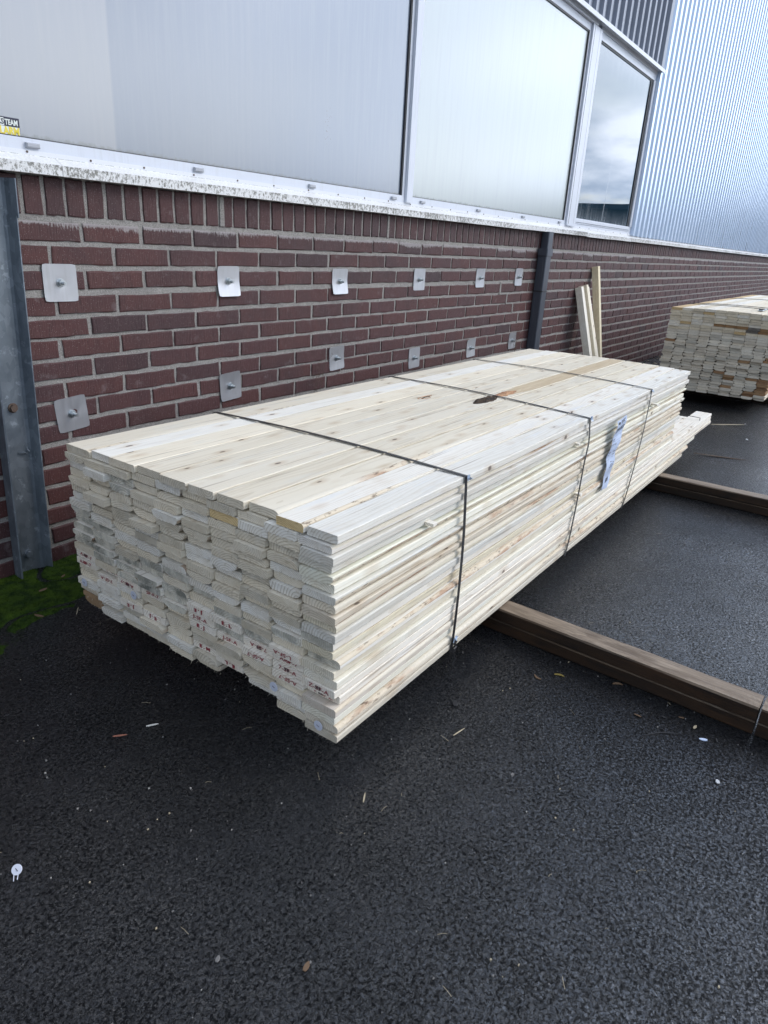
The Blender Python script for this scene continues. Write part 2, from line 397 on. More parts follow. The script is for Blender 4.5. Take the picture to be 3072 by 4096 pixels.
# moss cushions along the foot of the wall
def moss_mask(x, y):
    edge = -.385 - .05 * math.sin(x * 5) + .07 * noise.noise(Vector((x * 7, y * 7, 0))) + .05 * noise.noise(Vector((x * 23, y * 23, 4)))
    if x > -.30: edge += (x + .30) * 1.5
    a = (y - edge) / .05
    crk = abs(noise.noise(Vector((x * 3.4, y * 6.5 + 2, 7)))) * 14 - .7
    return min(a, crk, 1.5)
g = MB(); NXm, NYm = 240, 110; x0, x1, y0, y1 = -1.35, -.08, -.56, -.002
H = []
for i in range(NXm + 1):
    for j in range(NYm + 1):
        x = x0 + (x1 - x0) * i / NXm; y = y0 + (y1 - y0) * j / NYm
        k = max(-.6, moss_mask(x, y))
        h = min(1, max(0, k)) * .006 + .008 * max(0, noise.noise(Vector((x * 14, y * 14, 1))) + .3) * min(1, max(0, k)) + .0025 * noise.noise(Vector((x * 70, y * 70, 2)))
        g.v.append(Vector((x, y, h if k > 0 else -.004))); H.append(k)
for i in range(NXm):
    for j in range(NYm):
        a = i * (NYm + 1) + j
        if max(H[a], H[a + 1], H[a + NYm + 1], H[a + NYm + 2]) > 0: g.face([a, a + NYm + 1, a + NYm + 2, a + 1], M['moss'])
for _ in range(52000):
    x = RN.uniform(x0, x1); y = RN.uniform(-.62, y1); k = moss_mask(x, y)
    if k < RN.uniform(0, .35) and RN.random() > math.exp(min(0, k) * 2.2) * .35: continue
    k = max(k, 0)
    h = min(1, k) * .006 + .008 * max(0, noise.noise(Vector((x * 14, y * 14, 1))) + .3) * min(1, k)
    L = RN.uniform(.003, .007); a = RN.uniform(0, 6.28); w = .0008; b = len(g.v)
    dx, dy = math.cos(a) * w, math.sin(a) * w
    g.v += [Vector((x - dx, y - dy, h - .002)), Vector((x + dx, y + dy, h - .002)), Vector((x + RN.uniform(-.003, .003), y + RN.uniform(-.003, .003), h + L))]
    g.face([b, b + 1, b + 2], M['moss'])
o = g.build('moss'); o['kind'] = 'stuff'; tag(o, 'bright green moss spreading along the foot of the brick wall', 'moss')

# ------------------------------------------------------------------ building
bld = empty('industrial_building', (0, 0, 0))
tag(bld, 'dark red brick building with long windows and ribbed metal cladding above', 'building')
ZC = [1.156, 1.0818, 1.0027, .9210, .8463, .7771, .7050, .6295, .5610, .4852, .406, .331, .256, .181, .106, .031]
PITCH = .2396; BT = .0292
XL, XR = -2.6, 34.
g = MB(); tint = []
def brick(x0, x1, z0, z1, tn, top=0.0, vert=False):
    fine = x0 < 6
    j = .0024 if fine else .0008
    b = len(g.v); dep = RN.uniform(-.0015, .0015); c = .0035
    nseg = 5 if fine else 2
    # outer outline (in the mortar) and raised face outline, edges slightly ragged
    def outline(ins, y, jj):
        pts = []
        a0, a1, b0, b1 = x0 + ins, x1 - ins, z0 + ins, z1 - ins
        for k in range(nseg): pts.append((a0 + (a1 - a0) * k / nseg, b0))
        pts.append((a1, b0)); pts.append((a1, (b0 + b1) / 2)); pts.append((a1, b1))
        for k in range(1, nseg + 1): pts.append((a1 + (a0 - a1) * k / nseg, b1))
        pts.append((a0, (b0 + b1) / 2))
        return [Vector((p[0] + RN.uniform(-jj, jj), y, p[1] + RN.uniform(-jj, jj))) for p in pts]
    o1 = outline(0, 0.012, 0); o2 = outline(0, .0012, j); o3 = outline(c, -.0008 + dep, j * .5)
    g.loft([o1, o2, o3], M['brick'], True, False)
    n = len(o3); bb = len(g.v) - n
    g.face([bb + k for k in range(n)], M['brick'])
    zt = z1
    for v in o1 + o2 + o3:
        tt = top * max(0, min(1, (v.z - (z1 - .030)) / .03)) if top else 0
        tint.append((tn[0], tn[1], tt, 1))
for k, zc in enumerate(ZC):
    odd = (k % 2 == 0)
    i0 = int(XL / PITCH) - 1
    for i in range(i0, int(XR / PITCH)):
        a = (i if odd else i - .5) * PITCH; b = a + PITCH
        ja, jb = RN.uniform(-.0025, .0025), RN.uniform(-.0025, .0025)
        dark = RN.random()
        dk = 0
        if zc > .98 and dark < .4: dk = RN.uniform(.3, .8)
        elif dark < .14: dk = RN.uniform(.2, .6)
        dzj = RN.uniform(-.0015, .0015)
        brick(a + .0070 + ja, b - .0070 + jb, zc - BT + dzj, zc + BT + dzj, (dk, RN.random()), RN.uniform(.7, 1.0) if k == 0 else (0.4 if RN.random() < .12 else 0))
# rowlock course under the sill
i = 0; a = XL
x = .324 - .074 * int((.324 - XL) / .074)
while x < XR:
    brick(x + .0062 + RN.uniform(-.001, .001), x + .0678 + RN.uniform(-.001, .001), 1.205, 1.318, (RN.uniform(.1, .55), RN.random() * .5))
    x += .0740
me = g.mesh('brick_wall')
ca = me.color_attributes.new('tint', 'FLOAT_COLOR', 'POINT')
ca.data.foreach_set('color', [c for t in tint for c in t])
wall = bpy.data.objects.new('brick_wall', me); col.objects.link(wall); wall.parent = bld
# mortar bed, slightly lumpy near the camera
g = MB()
def sheet(xa, xb, na, za, zb, nb, amp):
    b = len(g.v)
    for i in range(na + 1):
        for j in range(nb + 1):
            x = xa + (xb - xa) * i / na; z = za + (zb - za) * j / nb
            g.v.append(Vector((x, .004 + amp * noise.noise(Vector((x * 40, z * 40, 0))), z)))
    for i in range(na):
        for j in range(nb):
            a = b + i * (nb + 1) + j; g.face([a, a + nb + 1, a + nb + 2, a + 1], M['mortar'])
sheet(-2.6, 5.0, 500, -.02, 1.33, 110, .0022)
sheet(5.0, 34, 60, -.02, 1.33, 8, 0)
g.build('mortar', bld)
# mortar repair that steps down through the joints
for (xa, xb, za, zb) in ((2.83, 2.99, .958, .970), (3.225, 3.243, .876, .96), (3.23, 3.36, .877, .888), (3.345, 3.36, .81, .885), (3.35, 3.47, .806, .817), (3.462, 3.478, .74, .81), (3.575, 3.59, .66, .735),
                         (.622, .645, 1.205, 1.315), (5.05, 5.07, .80, .87), (1.8, 1.815, 1.205, 1.315)):
    g = MB(); g.box(xa, xb, -.0022, .006, za, zb, M['mortar'], .0012); g.build('mortar_patch', bld)
# inside / body of the building above and behind, so that it has depth
g = MB()
g.box(-2.6, 34, .3, .32, 0, 6.2, M['clad_dark']); g.box(-2.62, -2.6, .03, .3, 0, 6.2, M['clad_dark'])
g.build('inner_wall', bld)

# sill flashing pieces
joints = [-2.6, -1.72, -.07, 1.735, 3.52, 4.70, 5.93, 7.65, 9.4, 12.0, 16, 20, 26, 34]
for i in range(len(joints) - 1):
    a, b = joints[i] + .001, joints[i + 1] - .001
    dz = RN.uniform(-.002, .002) + (-.004 if i >= 5 else 0); g = MB()
    n = 14; rings = []
    for k in range(n + 1):
        x = a + (b - a) * k / n; w = .0012 * noise.noise(Vector((x * 1.7, i, 0))) * (1 if x < 5 else 5)
        prof = [(-.036, 1.320 + dz), (-.041, 1.321 + dz), (-.042, 1.352 + dz), (-.005, 1.3735 + dz * .3), (-.0035, 1.376), (-.003, 1.3745), (-.038, 1.349 + dz), (-.037, 1.323 + dz)]
        rings.append([(x, y + (w if y < -.02 else 0), z + (w * .6 if y < -.02 else 0)) for y, z in prof])
    g.loft([r[::-1] for r in rings], M['lip'])
    g.build('sill_flashing', bld)
# rail with screws
g = MB(); g.box(-2.6, 5.99, -.004, .02, 1.374, 1.3885, M['rail'])
rail = g.build('sill_rail', bld)
x = -.16
while x < 5.9:
    g = MB(); g.disc((x, -.004, 1.3835 + RN.uniform(-.002, .002)), (0, -1, 0), .0035, .0022, M['rust'], 8); g.build('screw', rail); x += .218 + RN.uniform(-.01, .01)

ZB, ZT = 1.4215, 2.705
def window(xa, xb, pane_mat, left_gap=.014, inner=0.0, clips=()):
    g = MB()
    g.box(xa, xb, -.002, .03, 1.3885, ZB, M['frame'])                 # bottom rail
    g.box(xa, xb, .001, .03, ZT, 2.752, M['frame'])                   # top rail
    g.box(xb - .0 - .022, xb, .0, .03, ZB, ZT, M['frame'])            # right stile
    g.box(xa, xa + .012, .0, .03, ZB, ZT, M['frame'])
    w = g.build('window', bld)
    g = MB(); g.box(xb - .034, xb - .022, .002, .03, ZB, ZT, M['gasket']); g.box(xa + .012, xb - .034, .003, .03, ZT - .012, ZT, M['gasket'])
    g.box(xa + .012, xb - .034, .0035, .03, ZB, ZB + .0035, M['gasket'])
    g.build('gasket', w)
    g = MB(); g.box(xa + .012, xb - .034, .010, .022, ZB + .0035, ZT - .012, pane_mat); g.build('pane', w)
    for cx in clips:
        g = MB(); c0 = len(g.v)
        rings = []
        for yy, ins in ((-.002, 0), (-.011, 0), (-.014, .003)):
            rings.append([(cx - .022 + ins, yy, 1.395 + ins), (cx + .022 - ins, yy, 1.395 + ins), (cx + .022 - ins, yy, 1.409 - ins), (cx - .022 + ins, yy, 1.409 - ins)])
        g.loft(rings, M['clipm']); g.build('clip', w)
    return w
window(-2.6, 1.945, M['pane_frost'], clips=(-.80, -.141, .516, 1.177, 1.836))
window(2.005, 4.262, M['pane_frost'], clips=(2.121, 2.787, 3.459, 4.136))
# mullions
for xa, xb in ((1.947, 2.003), (4.264, 4.452)):
    g = MB(); g.box(xa, xb, -.016, .03, 1.3887, 2.7525, M['frame'])
    if xb - xa > .1:
        g.box(xa + .03, xa + .034, -.0168, -.016, 1.40, 2.75, M['gasket']); g.box(xb - .05, xb - .0475, -.0166, -.016, 1.40, 2.75, M['clipm'])
        g.box(xa + .012, xb - .012, -.019, -.016, 1.385, 1.40, M['frame'])
    g.build('mullion', bld)
# clear casement
g = MB()
g.box(4.454, 5.985, 0, .03, 1.3887, 1.452, M['frame']); g.box(4.454, 5.985, .0, .03, 2.70, 2.752, M['frame'])
g.box(4.454, 4.478, .0, .03, 1.452, 2.70, M['frame']); g.box(5.925, 5.985, -.006, .03, 1.452, 2.70, M['frame'])
g.box(4.462, 5.92, -.004, 0, 1.424, 1.447, M['frame']); g.box(4.462, 5.92, -.006, -.004, 1.412, 1.418, M['frame'])
w3 = g.build('window', bld)
g = MB(); g.box(5.872, 5.925, .006, .03, 1.452, 2.70, M['gasket']); g.box(4.478, 5.872, .006, .03, 2.686, 2.70, M['gasket'])
g.box(4.465, 5.918, -.0045, -.004, 1.4185, 1.4205, M['gasket']); g.build('gasket', w3)
g = MB(); g.box(4.478, 5.872, .012, .02, 1.452, 2.686, M['pane_clear']); g.build('pane', w3)
# head flashing over the windows: drip edge, slightly bent at the end
g = MB()
g.box(-2.6, 4.35, -.055, .03, 2.782, 2.800, M['frame'], .0008); g.box(-2.6, 4.35, -.02, .03, 2.7535, 2.782, M['rail'], .0005)
g.box(4.352, 6.04, -.050, .03, 2.780, 2.797, M['frame'], .0012); g.box(4.46, 6.0, -.004, .03, 2.7535, 2.780, M['rail'])
g.box(-2.6, 6.045, -.056, -.053, 2.770, 2.800, M['rail'], .0006)
g.build('head_flashing', bld)

def corrugated(name, xa, xb, za, zb, pitch, prof, mat, ybase):
    g = MB(); xs = []
    x = xa
    while x < xb:
        for dx, dy in prof: 
            if x + dx * pitch <= xb: xs.append((x + dx * pitch, ybase + dy))
        x += pitch
    zs = [za, zb]
    for z in zs:
        for (x, y) in xs: g.v.append(Vector((x, y, z)))
    n = len(xs)
    for k in range(n - 1): g.face([k, k + 1, n + k + 1, n + k], mat)
    # thickness
    b = len(g.v)
    for z in zs:
        for (x, y) in xs: g.v.append(Vector((x, y + .0015, z)))
    for k in range(n - 1):
        g.face([b + k + 1, b + k, b + n + k, b + n + k + 1], mat); g.face([k + 1, k, b + k, b + k + 1], mat)
    return g.build(name, bld)
# grey trapezoidal sheet (narrow ribs standing out) over the windows, and the bright ribbed sheet beyond
corrugated('cladding', -2.6, 5.93, 2.802, 6.2, .1445, [(0, -.012), (.02, -.040), (.30, -.040), (.36, -.012), (.98, -.012)], M['clad_dark'], .0)
g = MB(); g.box(5.932, 6.012, -.045, .03, 2.802, 6.2, M['clad_dark']); g.build('corner_trim', bld)
corrugated('cladding', 6.04, 34, 1.372, 6.2, .1445, [(0, -.034), (.14, -.006), (.50, -.006), (.62, -.034)], M['clad'], .0)
g = MB(); g.box(5.987, 6.04, -.034, .03, 1.375, 2.78, M['clad']); g.build('corner_trim', bld)

# anchor plates
plates = [(-.097, .995, -.5), (.657, .993, 0), (1.404, .985, .4), (2.15, .988, 0), (2.908, .992, 0), (3.511, .995, -.3),
          (-.108, .547, 4.5), (.652, .550, 3.5), (1.397, .603, 3), (2.152, .532, 2.), (2.873, .532, 2.5), (3.529, .533, 1)]
for i, (px, pz, rot) in enumerate(plates):
    g = MB(); n = 8; s = .0605
    def sh(u, v):
        d = math.hypot(u, v)
        y = -.0035 - .0030 * (abs(v) ** 2 / s ** 2) * (1 if i % 3 else .35) - (.006 if (i in (1, 2) and v < -.1 * s) else .0) * abs(v) / s * 1.2
        y += .003 * math.exp(-(d / .016) ** 2)
        y += .0012 * noise.noise(Vector((u * 30 + i, v * 30, i)))
        return y
    def rc(u, v):   # rounded corners
        m = s - .008
        if abs(u) > m and abs(v) > m:
            cu, cv = math.copysign(m, u), math.copysign(m, v); d = math.hypot(u - cu, v - cv)
            if d > .008: u = cu + (u - cu) * .008 / d; v = cv + (v - cv) * .008 / d
        return u, v
    pts = []
    a = R(rot); ca_, sa_ = math.cos(a), math.sin(a)
    for side in (0, 1):
        for iu in range(n + 1):
            for iv in range(n + 1):
                u, v = rc(-s + 2 * s * iu / n, -s + 2 * s * iv / n)
                y = sh(u, v) + (.0018 if side else 0)
                g.v.append(Vector((px + u * ca_ - v * sa_, y, pz + u * sa_ + v * ca_)))
    N1 = (n + 1) ** 2
    for iu in range(n):
        for iv in range(n):
            k = iu * (n + 1) + iv
            g.face([k, k + n + 1, k + n + 2, k + 1], M['steel']); g.face([N1 + k, N1 + k + 1, N1 + k + n + 2, N1 + k + n + 1], M['steel'])
    ring = [iu * (n + 1) for iu in range(n + 1)] + [n * (n + 1) + iv for iv in range(1, n + 1)] + [iu * (n + 1) + n for iu in range(n - 1, -1, -1)] + [iv for iv in range(n - 1, 0, -1)]
    for k in range(len(ring)):
        p, q2 = ring[k], ring[(k + 1) % len(ring)]; b_ = len(g.v); g.v += [g.v[q2].copy(), g.v[p].copy(), g.v[N1 + p].copy(), g.v[N1 + q2].copy()]; g.face([b_, b_ + 1, b_ + 2, b_ + 3], M['steel'])
    pl = g.build('anchor_plate', bld)
    pl.data.polygons.foreach_set('use_smooth', [k_ < 2 * n * n for k_ in range(len(pl.data.polygons))])
    g = MB(); g.disc((px, -.003, pz), (0, -1, 0), .0150, .002, M['bolt'], 20)
    g.disc((px, -.005, pz), (0, -1, 0), .0120, .011, M['bolt'], 6); g.disc((px, -.015, pz), (.05, -1, -.05), .0062, .017, M['bolt'], 12)
    g.build('bolt', pl)

# ------------------------------------------------------------------ galvanised post at the left
post = empty('steel_post', (-.34, -.03, 0)); tag(post, 'galvanised steel channel post bolted upright against the brick wall', 'post')
def post_mesh(z0, z1, dx=0, dy=0, lean=.0):
    plan = [(-.394, -.052), (-.3895, -.054), (-.3885, -.010), (-.384, -.0075), (-.310, -.0075), (-.300, -.009), (-.293, -.016), (-.287, -.030), (-.278, -.048),
            (-.274, -.0465), (-.283, -.027), (-.289, -.012), (-.298, -.0045), (-.310, -.003), (-.388, -.003), (-.394, -.0075)]
    g = MB(); rings = []
    n = 10
    for k in range(n + 1):
        z = z0 + (z1 - z0) * k / n
        xo = (z / 1.3) * .038
        rings.append([(x + .34 + xo + dx, y + .03 + dy * (1 if y < -.02 else 0), z + (.004 * (x + .34) * 0)) for x, y in plan])
    g.loft(rings, M['galv'])
    return g
post_mesh(.004, 1.196).build('channel', post, smooth=False)
g = post_mesh(1.190, 1.302, .004, -.003); g.build('top_sleeve', post)
for (bx, bz, mt) in ((-.318, .601, M['rust']), (-.338, .073, M['galv'])):
    g = MB(); g.disc((bx + .34, -.0075 + .03, bz), (0, -1, 0), .0165, .003, mt, 16); g.disc((bx + .34, -.0105 + .03, bz), (0, -1, 0), .0125, .009, mt, 6); g.build('bolt', post)
g = MB(); g.tube([(.02, .019, .445), (.032, .012, .447), (.045, .016, .440), (.052, .010, .447), (.048, .018, .455)], .0022, M['galv'], 6); g.build('wire_hook', post)

# ------------------------------------------------------------------ downpipe
dp = empty('downpipe', (3.84, -.05, 0)); tag(dp, 'dark square downpipe with two clips running down the brick wall', 'downpipe')
def sq(x0, x1, y0, y1, z0, z1, mat, g, r=.008):
    pl = []
    for cx, cy, a0 in ((x0 + r, y0 + r, 180), (x1 - r, y0 + r, 270), (x1 - r, y1 - r, 0), (x0 + r, y1 - r, 90)):
        for k in range(4): a = R(a0 + 30 * k); pl.append((cx + r * math.cos(a) - 3.84, cy + r * math.sin(a) + .05))
    g.loft([[(x, y, z) for x, y in pl] for z in (z0, z1)], mat)
g = MB(); sq(3.800, 3.896, -.078, -.004, .02, 1.165, M['pipe'], g); g.build('pipe', dp, smooth=False)
g = MB(); sq(3.792, 3.904, -.084, -.003, 1.150, 1.203, M['pipe'], g); g.build('collar', dp)
g = MB(); sq(3.833, 3.920, -.064, -.003, 1.2, 1.322, M['pipe'], g); g.build('outlet', dp)
for z in (1.147, .888):
    g = MB(); sq(3.796, 3.900, -.082, -.002, z, z + .008, M['strap'], g); g.disc((3.93 - 3.84, .04, z + .004), (0, -1, 0), .01, .004, M['pipe_edge'], 10); g.build('pipe_clip', dp)

# ------------------------------------------------------------------ alarm sticker on the big window
sg = empty('alarm_sign', (-.24, .006, 1.45)); tag(sg, 'navy and yellow security alarm sticker in the window corner', 'sign')
g = MB(); g.box(-.12, .0725, .0015, .0035, -.030, .0215, M['navy']); g.build('plate', sg)
g = MB(); g.box(-.1185, .071, .0008, .0015, -.0285, -.0035, M['pale']); g.box(-.12, .025, .0006, .0013, -.0025, .0185, M['pale']); g.build('panel', sg)
RX = Matrix.Rotation(R(90), 4, 'X')
text_mesh('TEAM', .0205, M['pale'], Matrix.Translation((.0275, .0004, .0075)) @ RX, 'lettering', sg, .0007, 'LEFT', .76)
text_mesh('KS', .021, M['navy'], Matrix.Translation((.024, .0002, .0075)) @ RX, 'lettering', sg, .0004, 'RIGHT', .8)
text_mesh('LARM', .030, M['yellow'], Matrix.Translation((.070, .0002, -.0165)) @ RX, 'lettering', sg, .0012, 'RIGHT', .80)

# ------------------------------------------------------------------ boards
def board_mesh(L, w, t, cor, seed, nseg=8, hair=0, wmat=True, j=.0012, fade=None):
    """cor: four (across, down) wane sizes: bottom left, bottom right, top right, top left"""
    rr = random.Random(seed); g = MB(); K = 4
    mats = []; rings = []
    ph = [rr.uniform(0, 50) for _ in range(4)]
    for s_ in range(nseg + 1):
        u = s_ / nseg; x = L * u
        dy = j * 1.4 * noise.noise(Vector((x * 2, seed * .37, 0))); dw = j * noise.noise(Vector((x * 3, seed * .7, 5)))
        ring = []
        c4 = ((-w / 2 - dw, 0, 1, 1), (w / 2 + dw, 0, -1, 1), (w / 2 + dw, t, -1, -1), (-w / 2 - dw, t, 1, -1))
        for q in range(4):
            cx, cz, sx, sz = c4[q]; a, b = cor[q]
            big = a > .003
            f = 1 if not big else max(.12, min(1.35, 1 + 1.1 * noise.noise(Vector((x * 1.9 + ph[q], seed, q)))))
            if fade and big: f *= max(.02, min(1, (fade - x) / .25))
            a_, b_ = a * f, b * f
            pts = []
            for k in range(K + 1):
                th = math.pi / 2 * k / K
                # from the side (vertical face) round to the horizontal face
                pts.append((cx + sx * a_ * (1 - math.sin(math.pi / 2 - th)) , cz + sz * b_ * (1 - math.sin(th))))
            # order so that the outline runs counter clockwise
            if q in (1, 3): pts = pts[::-1]
            for (py, pz) in pts:
                e = j * .5 if s_ in (0, nseg) else 0
                ring.append((x + rr.uniform(-e, e), py + dy, pz))
        rings.append(ring)
    n = len(rings[0])
    for k in range(n):
        q, kk = divmod(k, K + 1)
        mats.append(M['wane'] if (kk < K and cor[q][0] > .0055 and wmat) else M['wood'])
    g.loft([r for r in rings], mats, True, False)
    # end caps: fan
    for s_, flip in ((0, True), (nseg, False)):
        idx = [s_ * n + k for k in range(n)]
        g.face(idx[::-1] if flip else idx, M['wood'])
    for _ in range(hair):
        y = rr.uniform(-w * .48, w * .48); b = len(g.v); z = rr.choice([0, 0, 0, t]) + rr.uniform(-.0005, .0005)
        l = rr.uniform(.002, .008) * rr.choice([1, 1, 1, 1.6]); a = rr.uniform(-.9, .9); ww = .0005
        g.v += [Vector((.0005, y - ww, z)), Vector((.0005, y + ww, z + .0006)), Vector((-l * .55, y + l * .6 * math.sin(a), z - l * rr.uniform(.1, .9) * (1 if z < t / 2 else -.4)))]
        g.face([b, b + 1, b + 2], M['wood'])
    return g.mesh('board')
NB_GROUP = 'boards of the strapped near stack'
def put_board(mesh, x, y, z, color=(1, 1, 1, 1), yaw=0, roll=0, name='board'):
    o = bpy.data.objects.new(name, mesh); col.objects.link(o); o.location = (x, y, z); o.rotation_euler = (roll, 0, yaw); o.color = color
    return o
SMALL = (.0030, .0024)
def rand_wane(rr, p, big=1.0):
    c = [SMALL] * 4
    r = rr.random()
    if r < p:
        kind = rr.random()
        a = rr.uniform(.012, .034) * big; b = rr.uniform(.010, .0195)
        a2 = rr.uniform(.010, .034) * big; b2 = rr.uniform(.008, .019)
        if kind < .42: c = [(a, b), (a2, b2), SMALL, SMALL]
        elif kind < .58: c = [SMALL, SMALL, (a, b), (a2, b2)]
        elif kind < .75: c = [(a, b), SMALL, SMALL, SMALL]
        elif kind < .9: c = [SMALL, (a, b), SMALL, SMALL]
        else: c = [SMALL, SMALL, SMALL, (a, b)]
    return c
rr = random.Random(21)
TOPZ = .602; PR = .0232; T = .0213; NR = 22; XF = -.43
seams0 = [-.498, -.61, -.699, -.814, -.914, -1.019, -1.115, -1.211, -1.308, -1.393, -1.484]
near = {}
shade_words = {'w': 'whitish', 'c': 'cream', 'g': 'greyish', 'y': 'amber-ended', 'b': 'brown-ended', 's': 'grey-stained'}
def far_end(r, c):
    z = TOPZ - r * PR
    e = 2.70 + rr.uniform(-.02, .03)
    if r < 2: e = 2.72
    elif r < 5: e = 2.70 + rr.uniform(-.01, .05)
    elif r < 9: e = 2.64 + rr.uniform(-.03, .03)
    elif r < 16: e = 2.60 - (r - 9) * .015 + rr.uniform(-.03, .03)
    if r == 11 and c == 7: e = 2.86
    if 16 <= r <= 18: e = 3.56 if c >= 9 else (3.30 if c == 8 else 3.1)
    if r >= 19: e = (3.12, 2.95, 2.8)[r - 19] + rr.uniform(-.03, .03)
    return e
grey_zone = {(8, 0): .5, (9, 0): .35, (9, 1): .2, (10, 0): .3, (10, 1): .5, (11, 0): .3, (11, 1): .3, (12, 0): .25, (12, 1): .1, (12, 2): .0, (13, 1): .2, (13, 2): .05, (13, 3): .3,
             (14, 2): .2, (14, 3): .1, (12, 3): .4, (11, 3): .4, (11, 4): .4, (13, 4): .2, (14, 4): .3, (15, 4): .2, (12, 5): .5, (14, 5): .4, (2, 2): .2, (3, 2): .5, (13, 6): .5, (15, 6): .4, (14, 7): .4, (12, 8): .5, (13, 9): .3, (11, 9): .5}
for r in range(NR):
    z = TOPZ - (r + 1) * PR + .0008
    if r == 0: seams = seams0[:]
    else:
        y = -.496 + rr.uniform(-.006, .006) + (.004 if r > 6 else 0); seams = [y]
        for c in range(10): y -= rr.uniform(.0965, .1012); seams.append(y)
        sc = (-1.480 - .033 * (r / 21) ** 1.4 + rr.uniform(-.008, .006) - seams[0]) / (seams[-1] - seams[0])
        seams = [seams[0] + (s_ - seams[0]) * sc for s_ in seams]
    for c in range(10):
        if (r, c) in ((21, 6), (20, 6), (21, 7)): continue
        w = seams[c] - seams[c + 1] - (rr.uniform(.0018, .0042) if r else rr.uniform(.003, .0060))
        yc = (seams[c] + seams[c + 1]) / 2 + rr.uniform(-.0004, .0004)
        crown = .010 * math.sin(math.pi * (c + .5) / 10) * max(0, 1 - r / 14) ** 1.2
        x = XF + rr.uniform(-.007, .007)
        if rr.random() < .12: x += rr.uniform(.005, .014)
        if rr.random() < .09: x -= rr.uniform(.005, .013)
        if c >= 7: x -= .010 * max(0, (r - 10) / 11) ** 1.5 * (c - 6) / 3
        if (r, c) in ((5, 1), (6, 3)): x = XF - .024
        if r == 21 or r == 20: x += .004
        th = T + (rr.uniform(-.0016, .0005) if c < 9 else rr.uniform(-.0022, .0002))
        cor = [SMALL] * 4 if r == 0 else rand_wane(rr, .16 if r < 4 else .62)
        if c == 9 and r > 0:   # the outer edge seen along the long side
            cor = [(.0040, .0036), SMALL, SMALL, (.0036, .0030)]
            q = rr.random()
            if q < .30: cor[0] = (rr.uniform(.008, .022), rr.uniform(.008, .018))
            elif q < .42: cor[3] = (rr.uniform(.006, .014), rr.uniform(.006, .014))
        if (r, c) == (0, 0): cor = [SMALL, SMALL, SMALL, (.020, .010)]
        if (r, c) == (0, 7): cor = [SMALL, SMALL, SMALL, (.015, .010)]
        if (r, c) == (0, 8): cor = [SMALL, SMALL, SMALL, (.011, .009)]
        if (r, c) == (0, 5): cor = [SMALL] * 4
        if c == 9 and r > 0: yc += rr.uniform(-.005, .004)
        if (r, c) == (1, 9): cor = [SMALL, SMALL, SMALL, (.012, .012)]
        kind = rr.choice('wwccccg'); k = rr.uniform(.86, 1.0)
        colr = {'w': (1.06, 1.08, 1.10, 1), 'c': (1, .96, .87, 1), 'g': (.88, .85, .78, .8)}[kind]
        if (r, c) in ((0, 8), (2, 6)): kind = 'y'; colr = (.92, .74, .44, 1)
        if (r, c) in ((20, 0), (21, 0)): kind = 'b'; colr = (.56, .40, .27, .7)
        if (r, c) == (10, 0): kind = 'b'; colr = (.86, .66, .45, .9)
        if (r, c) in grey_zone: kind = 's'; colr = (.93, .95, .93, grey_zone[(r, c)])
        if r == 0 and c == 5: colr = (1.0, .97, .90, 1)
        if c == 9 and r > 0 and kind in 'wcg': k *= rr.uniform(.80, 1.02); colr = (colr[0], colr[1] * rr.uniform(.98, 1.02), colr[2] * rr.uniform(.93, 1.04), colr[3])
        colr = (colr[0] * k, colr[1] * k, colr[2] * k, colr[3])
        e = far_end(r, c)
        me = board_mesh(e - x, w, th, cor, r * 31 + c + 1, 14 if (r == 0 or c == 9) else 8, (rr.choice([6, 12, 18, 28]) if r < 19 else 8) if r > 0 else 5, fade={0: .95, 7: 1.0, 8: .5}.get(c) if r == 0 else (1.3 if (r, c) == (1, 9) else None))
        o = put_board(me, x, yc, z + crown, colr, R(rr.uniform(-.02, .02)), R(rr.uniform(-.5, .5)) if r > 0 else 0)
        if kind in 'ybs': o.pass_index = 1
        near[(r, c)] = (o, w, th, x, yc, z + crown)
        layer = 'top layer' if r == 0 else ('lowest layer' if r == 21 else ORD[r] + ' layer down')
        posn = 'next to the wall' if c == 0 else ('at the outer side' if c == 9 else ORD[c] + ' from the wall')
        tag(o, f'{shade_words[kind]} sawn board of the near stack, {layer}, {posn}', 'board', NB_GROUP)
near[(0, 0)][0]['label'] = 'cream board with reddish waney edge on top of near stack beside the wall'
near[(0, 5)][0]['label'] = 'top board of near stack with the big dark bark knot under the middle strap'

# the tan, half-torn board beyond the knot: bark pocket and torn wood are parts of that board
o5, w5, t5, x5, y5, z5 = near[(0, 5)]
def lens_mesh(x0, x1, hw, hz, mat, ycen, nz, slope=0):
    g = MB(); NS = 26; NW = 9
    for i in range(NS + 1):
        u = i / NS; f = math.sin(math.pi * u) ** .7
        for k in range(NW + 1):
            v = -1 + 2 * k / NW; x = x0 + (x1 - x0) * u
            zz = hz * f * (1 - v * v) * (.6 + .8 * noise.noise(Vector((x * 25, v * 3, nz)))) + .0003 + .0022 * noise.noise(Vector((x * 160, v * 9, nz))) * f
            yy = ycen + slope * (u - .5) + v * hw * f * (1 + .5 * noise.noise(Vector((x * 30, v * 2, nz + 3))))
            g.v.append(Vector((x, yy, max(t5 - .0005 if abs(v) > .99 or f < .02 else t5 + .0006, t5 + zz))))
    for i in range(NS):
        for k in range(NW):
            a = i * (NW + 1) + k; g.face([a, a + NW + 1, a + NW + 2, a + 1], mat)
    return g
lens_mesh(.935 - x5, 1.135 - x5, .028, .015, M['bark'], -1.068 - y5, 1.).build('bark_pocket', o5)
lens_mesh(1.105 - x5, 1.33 - x5, .024, .008, M['torn'], -1.064 - y5, 5., -.006).build('torn_patch', o5)
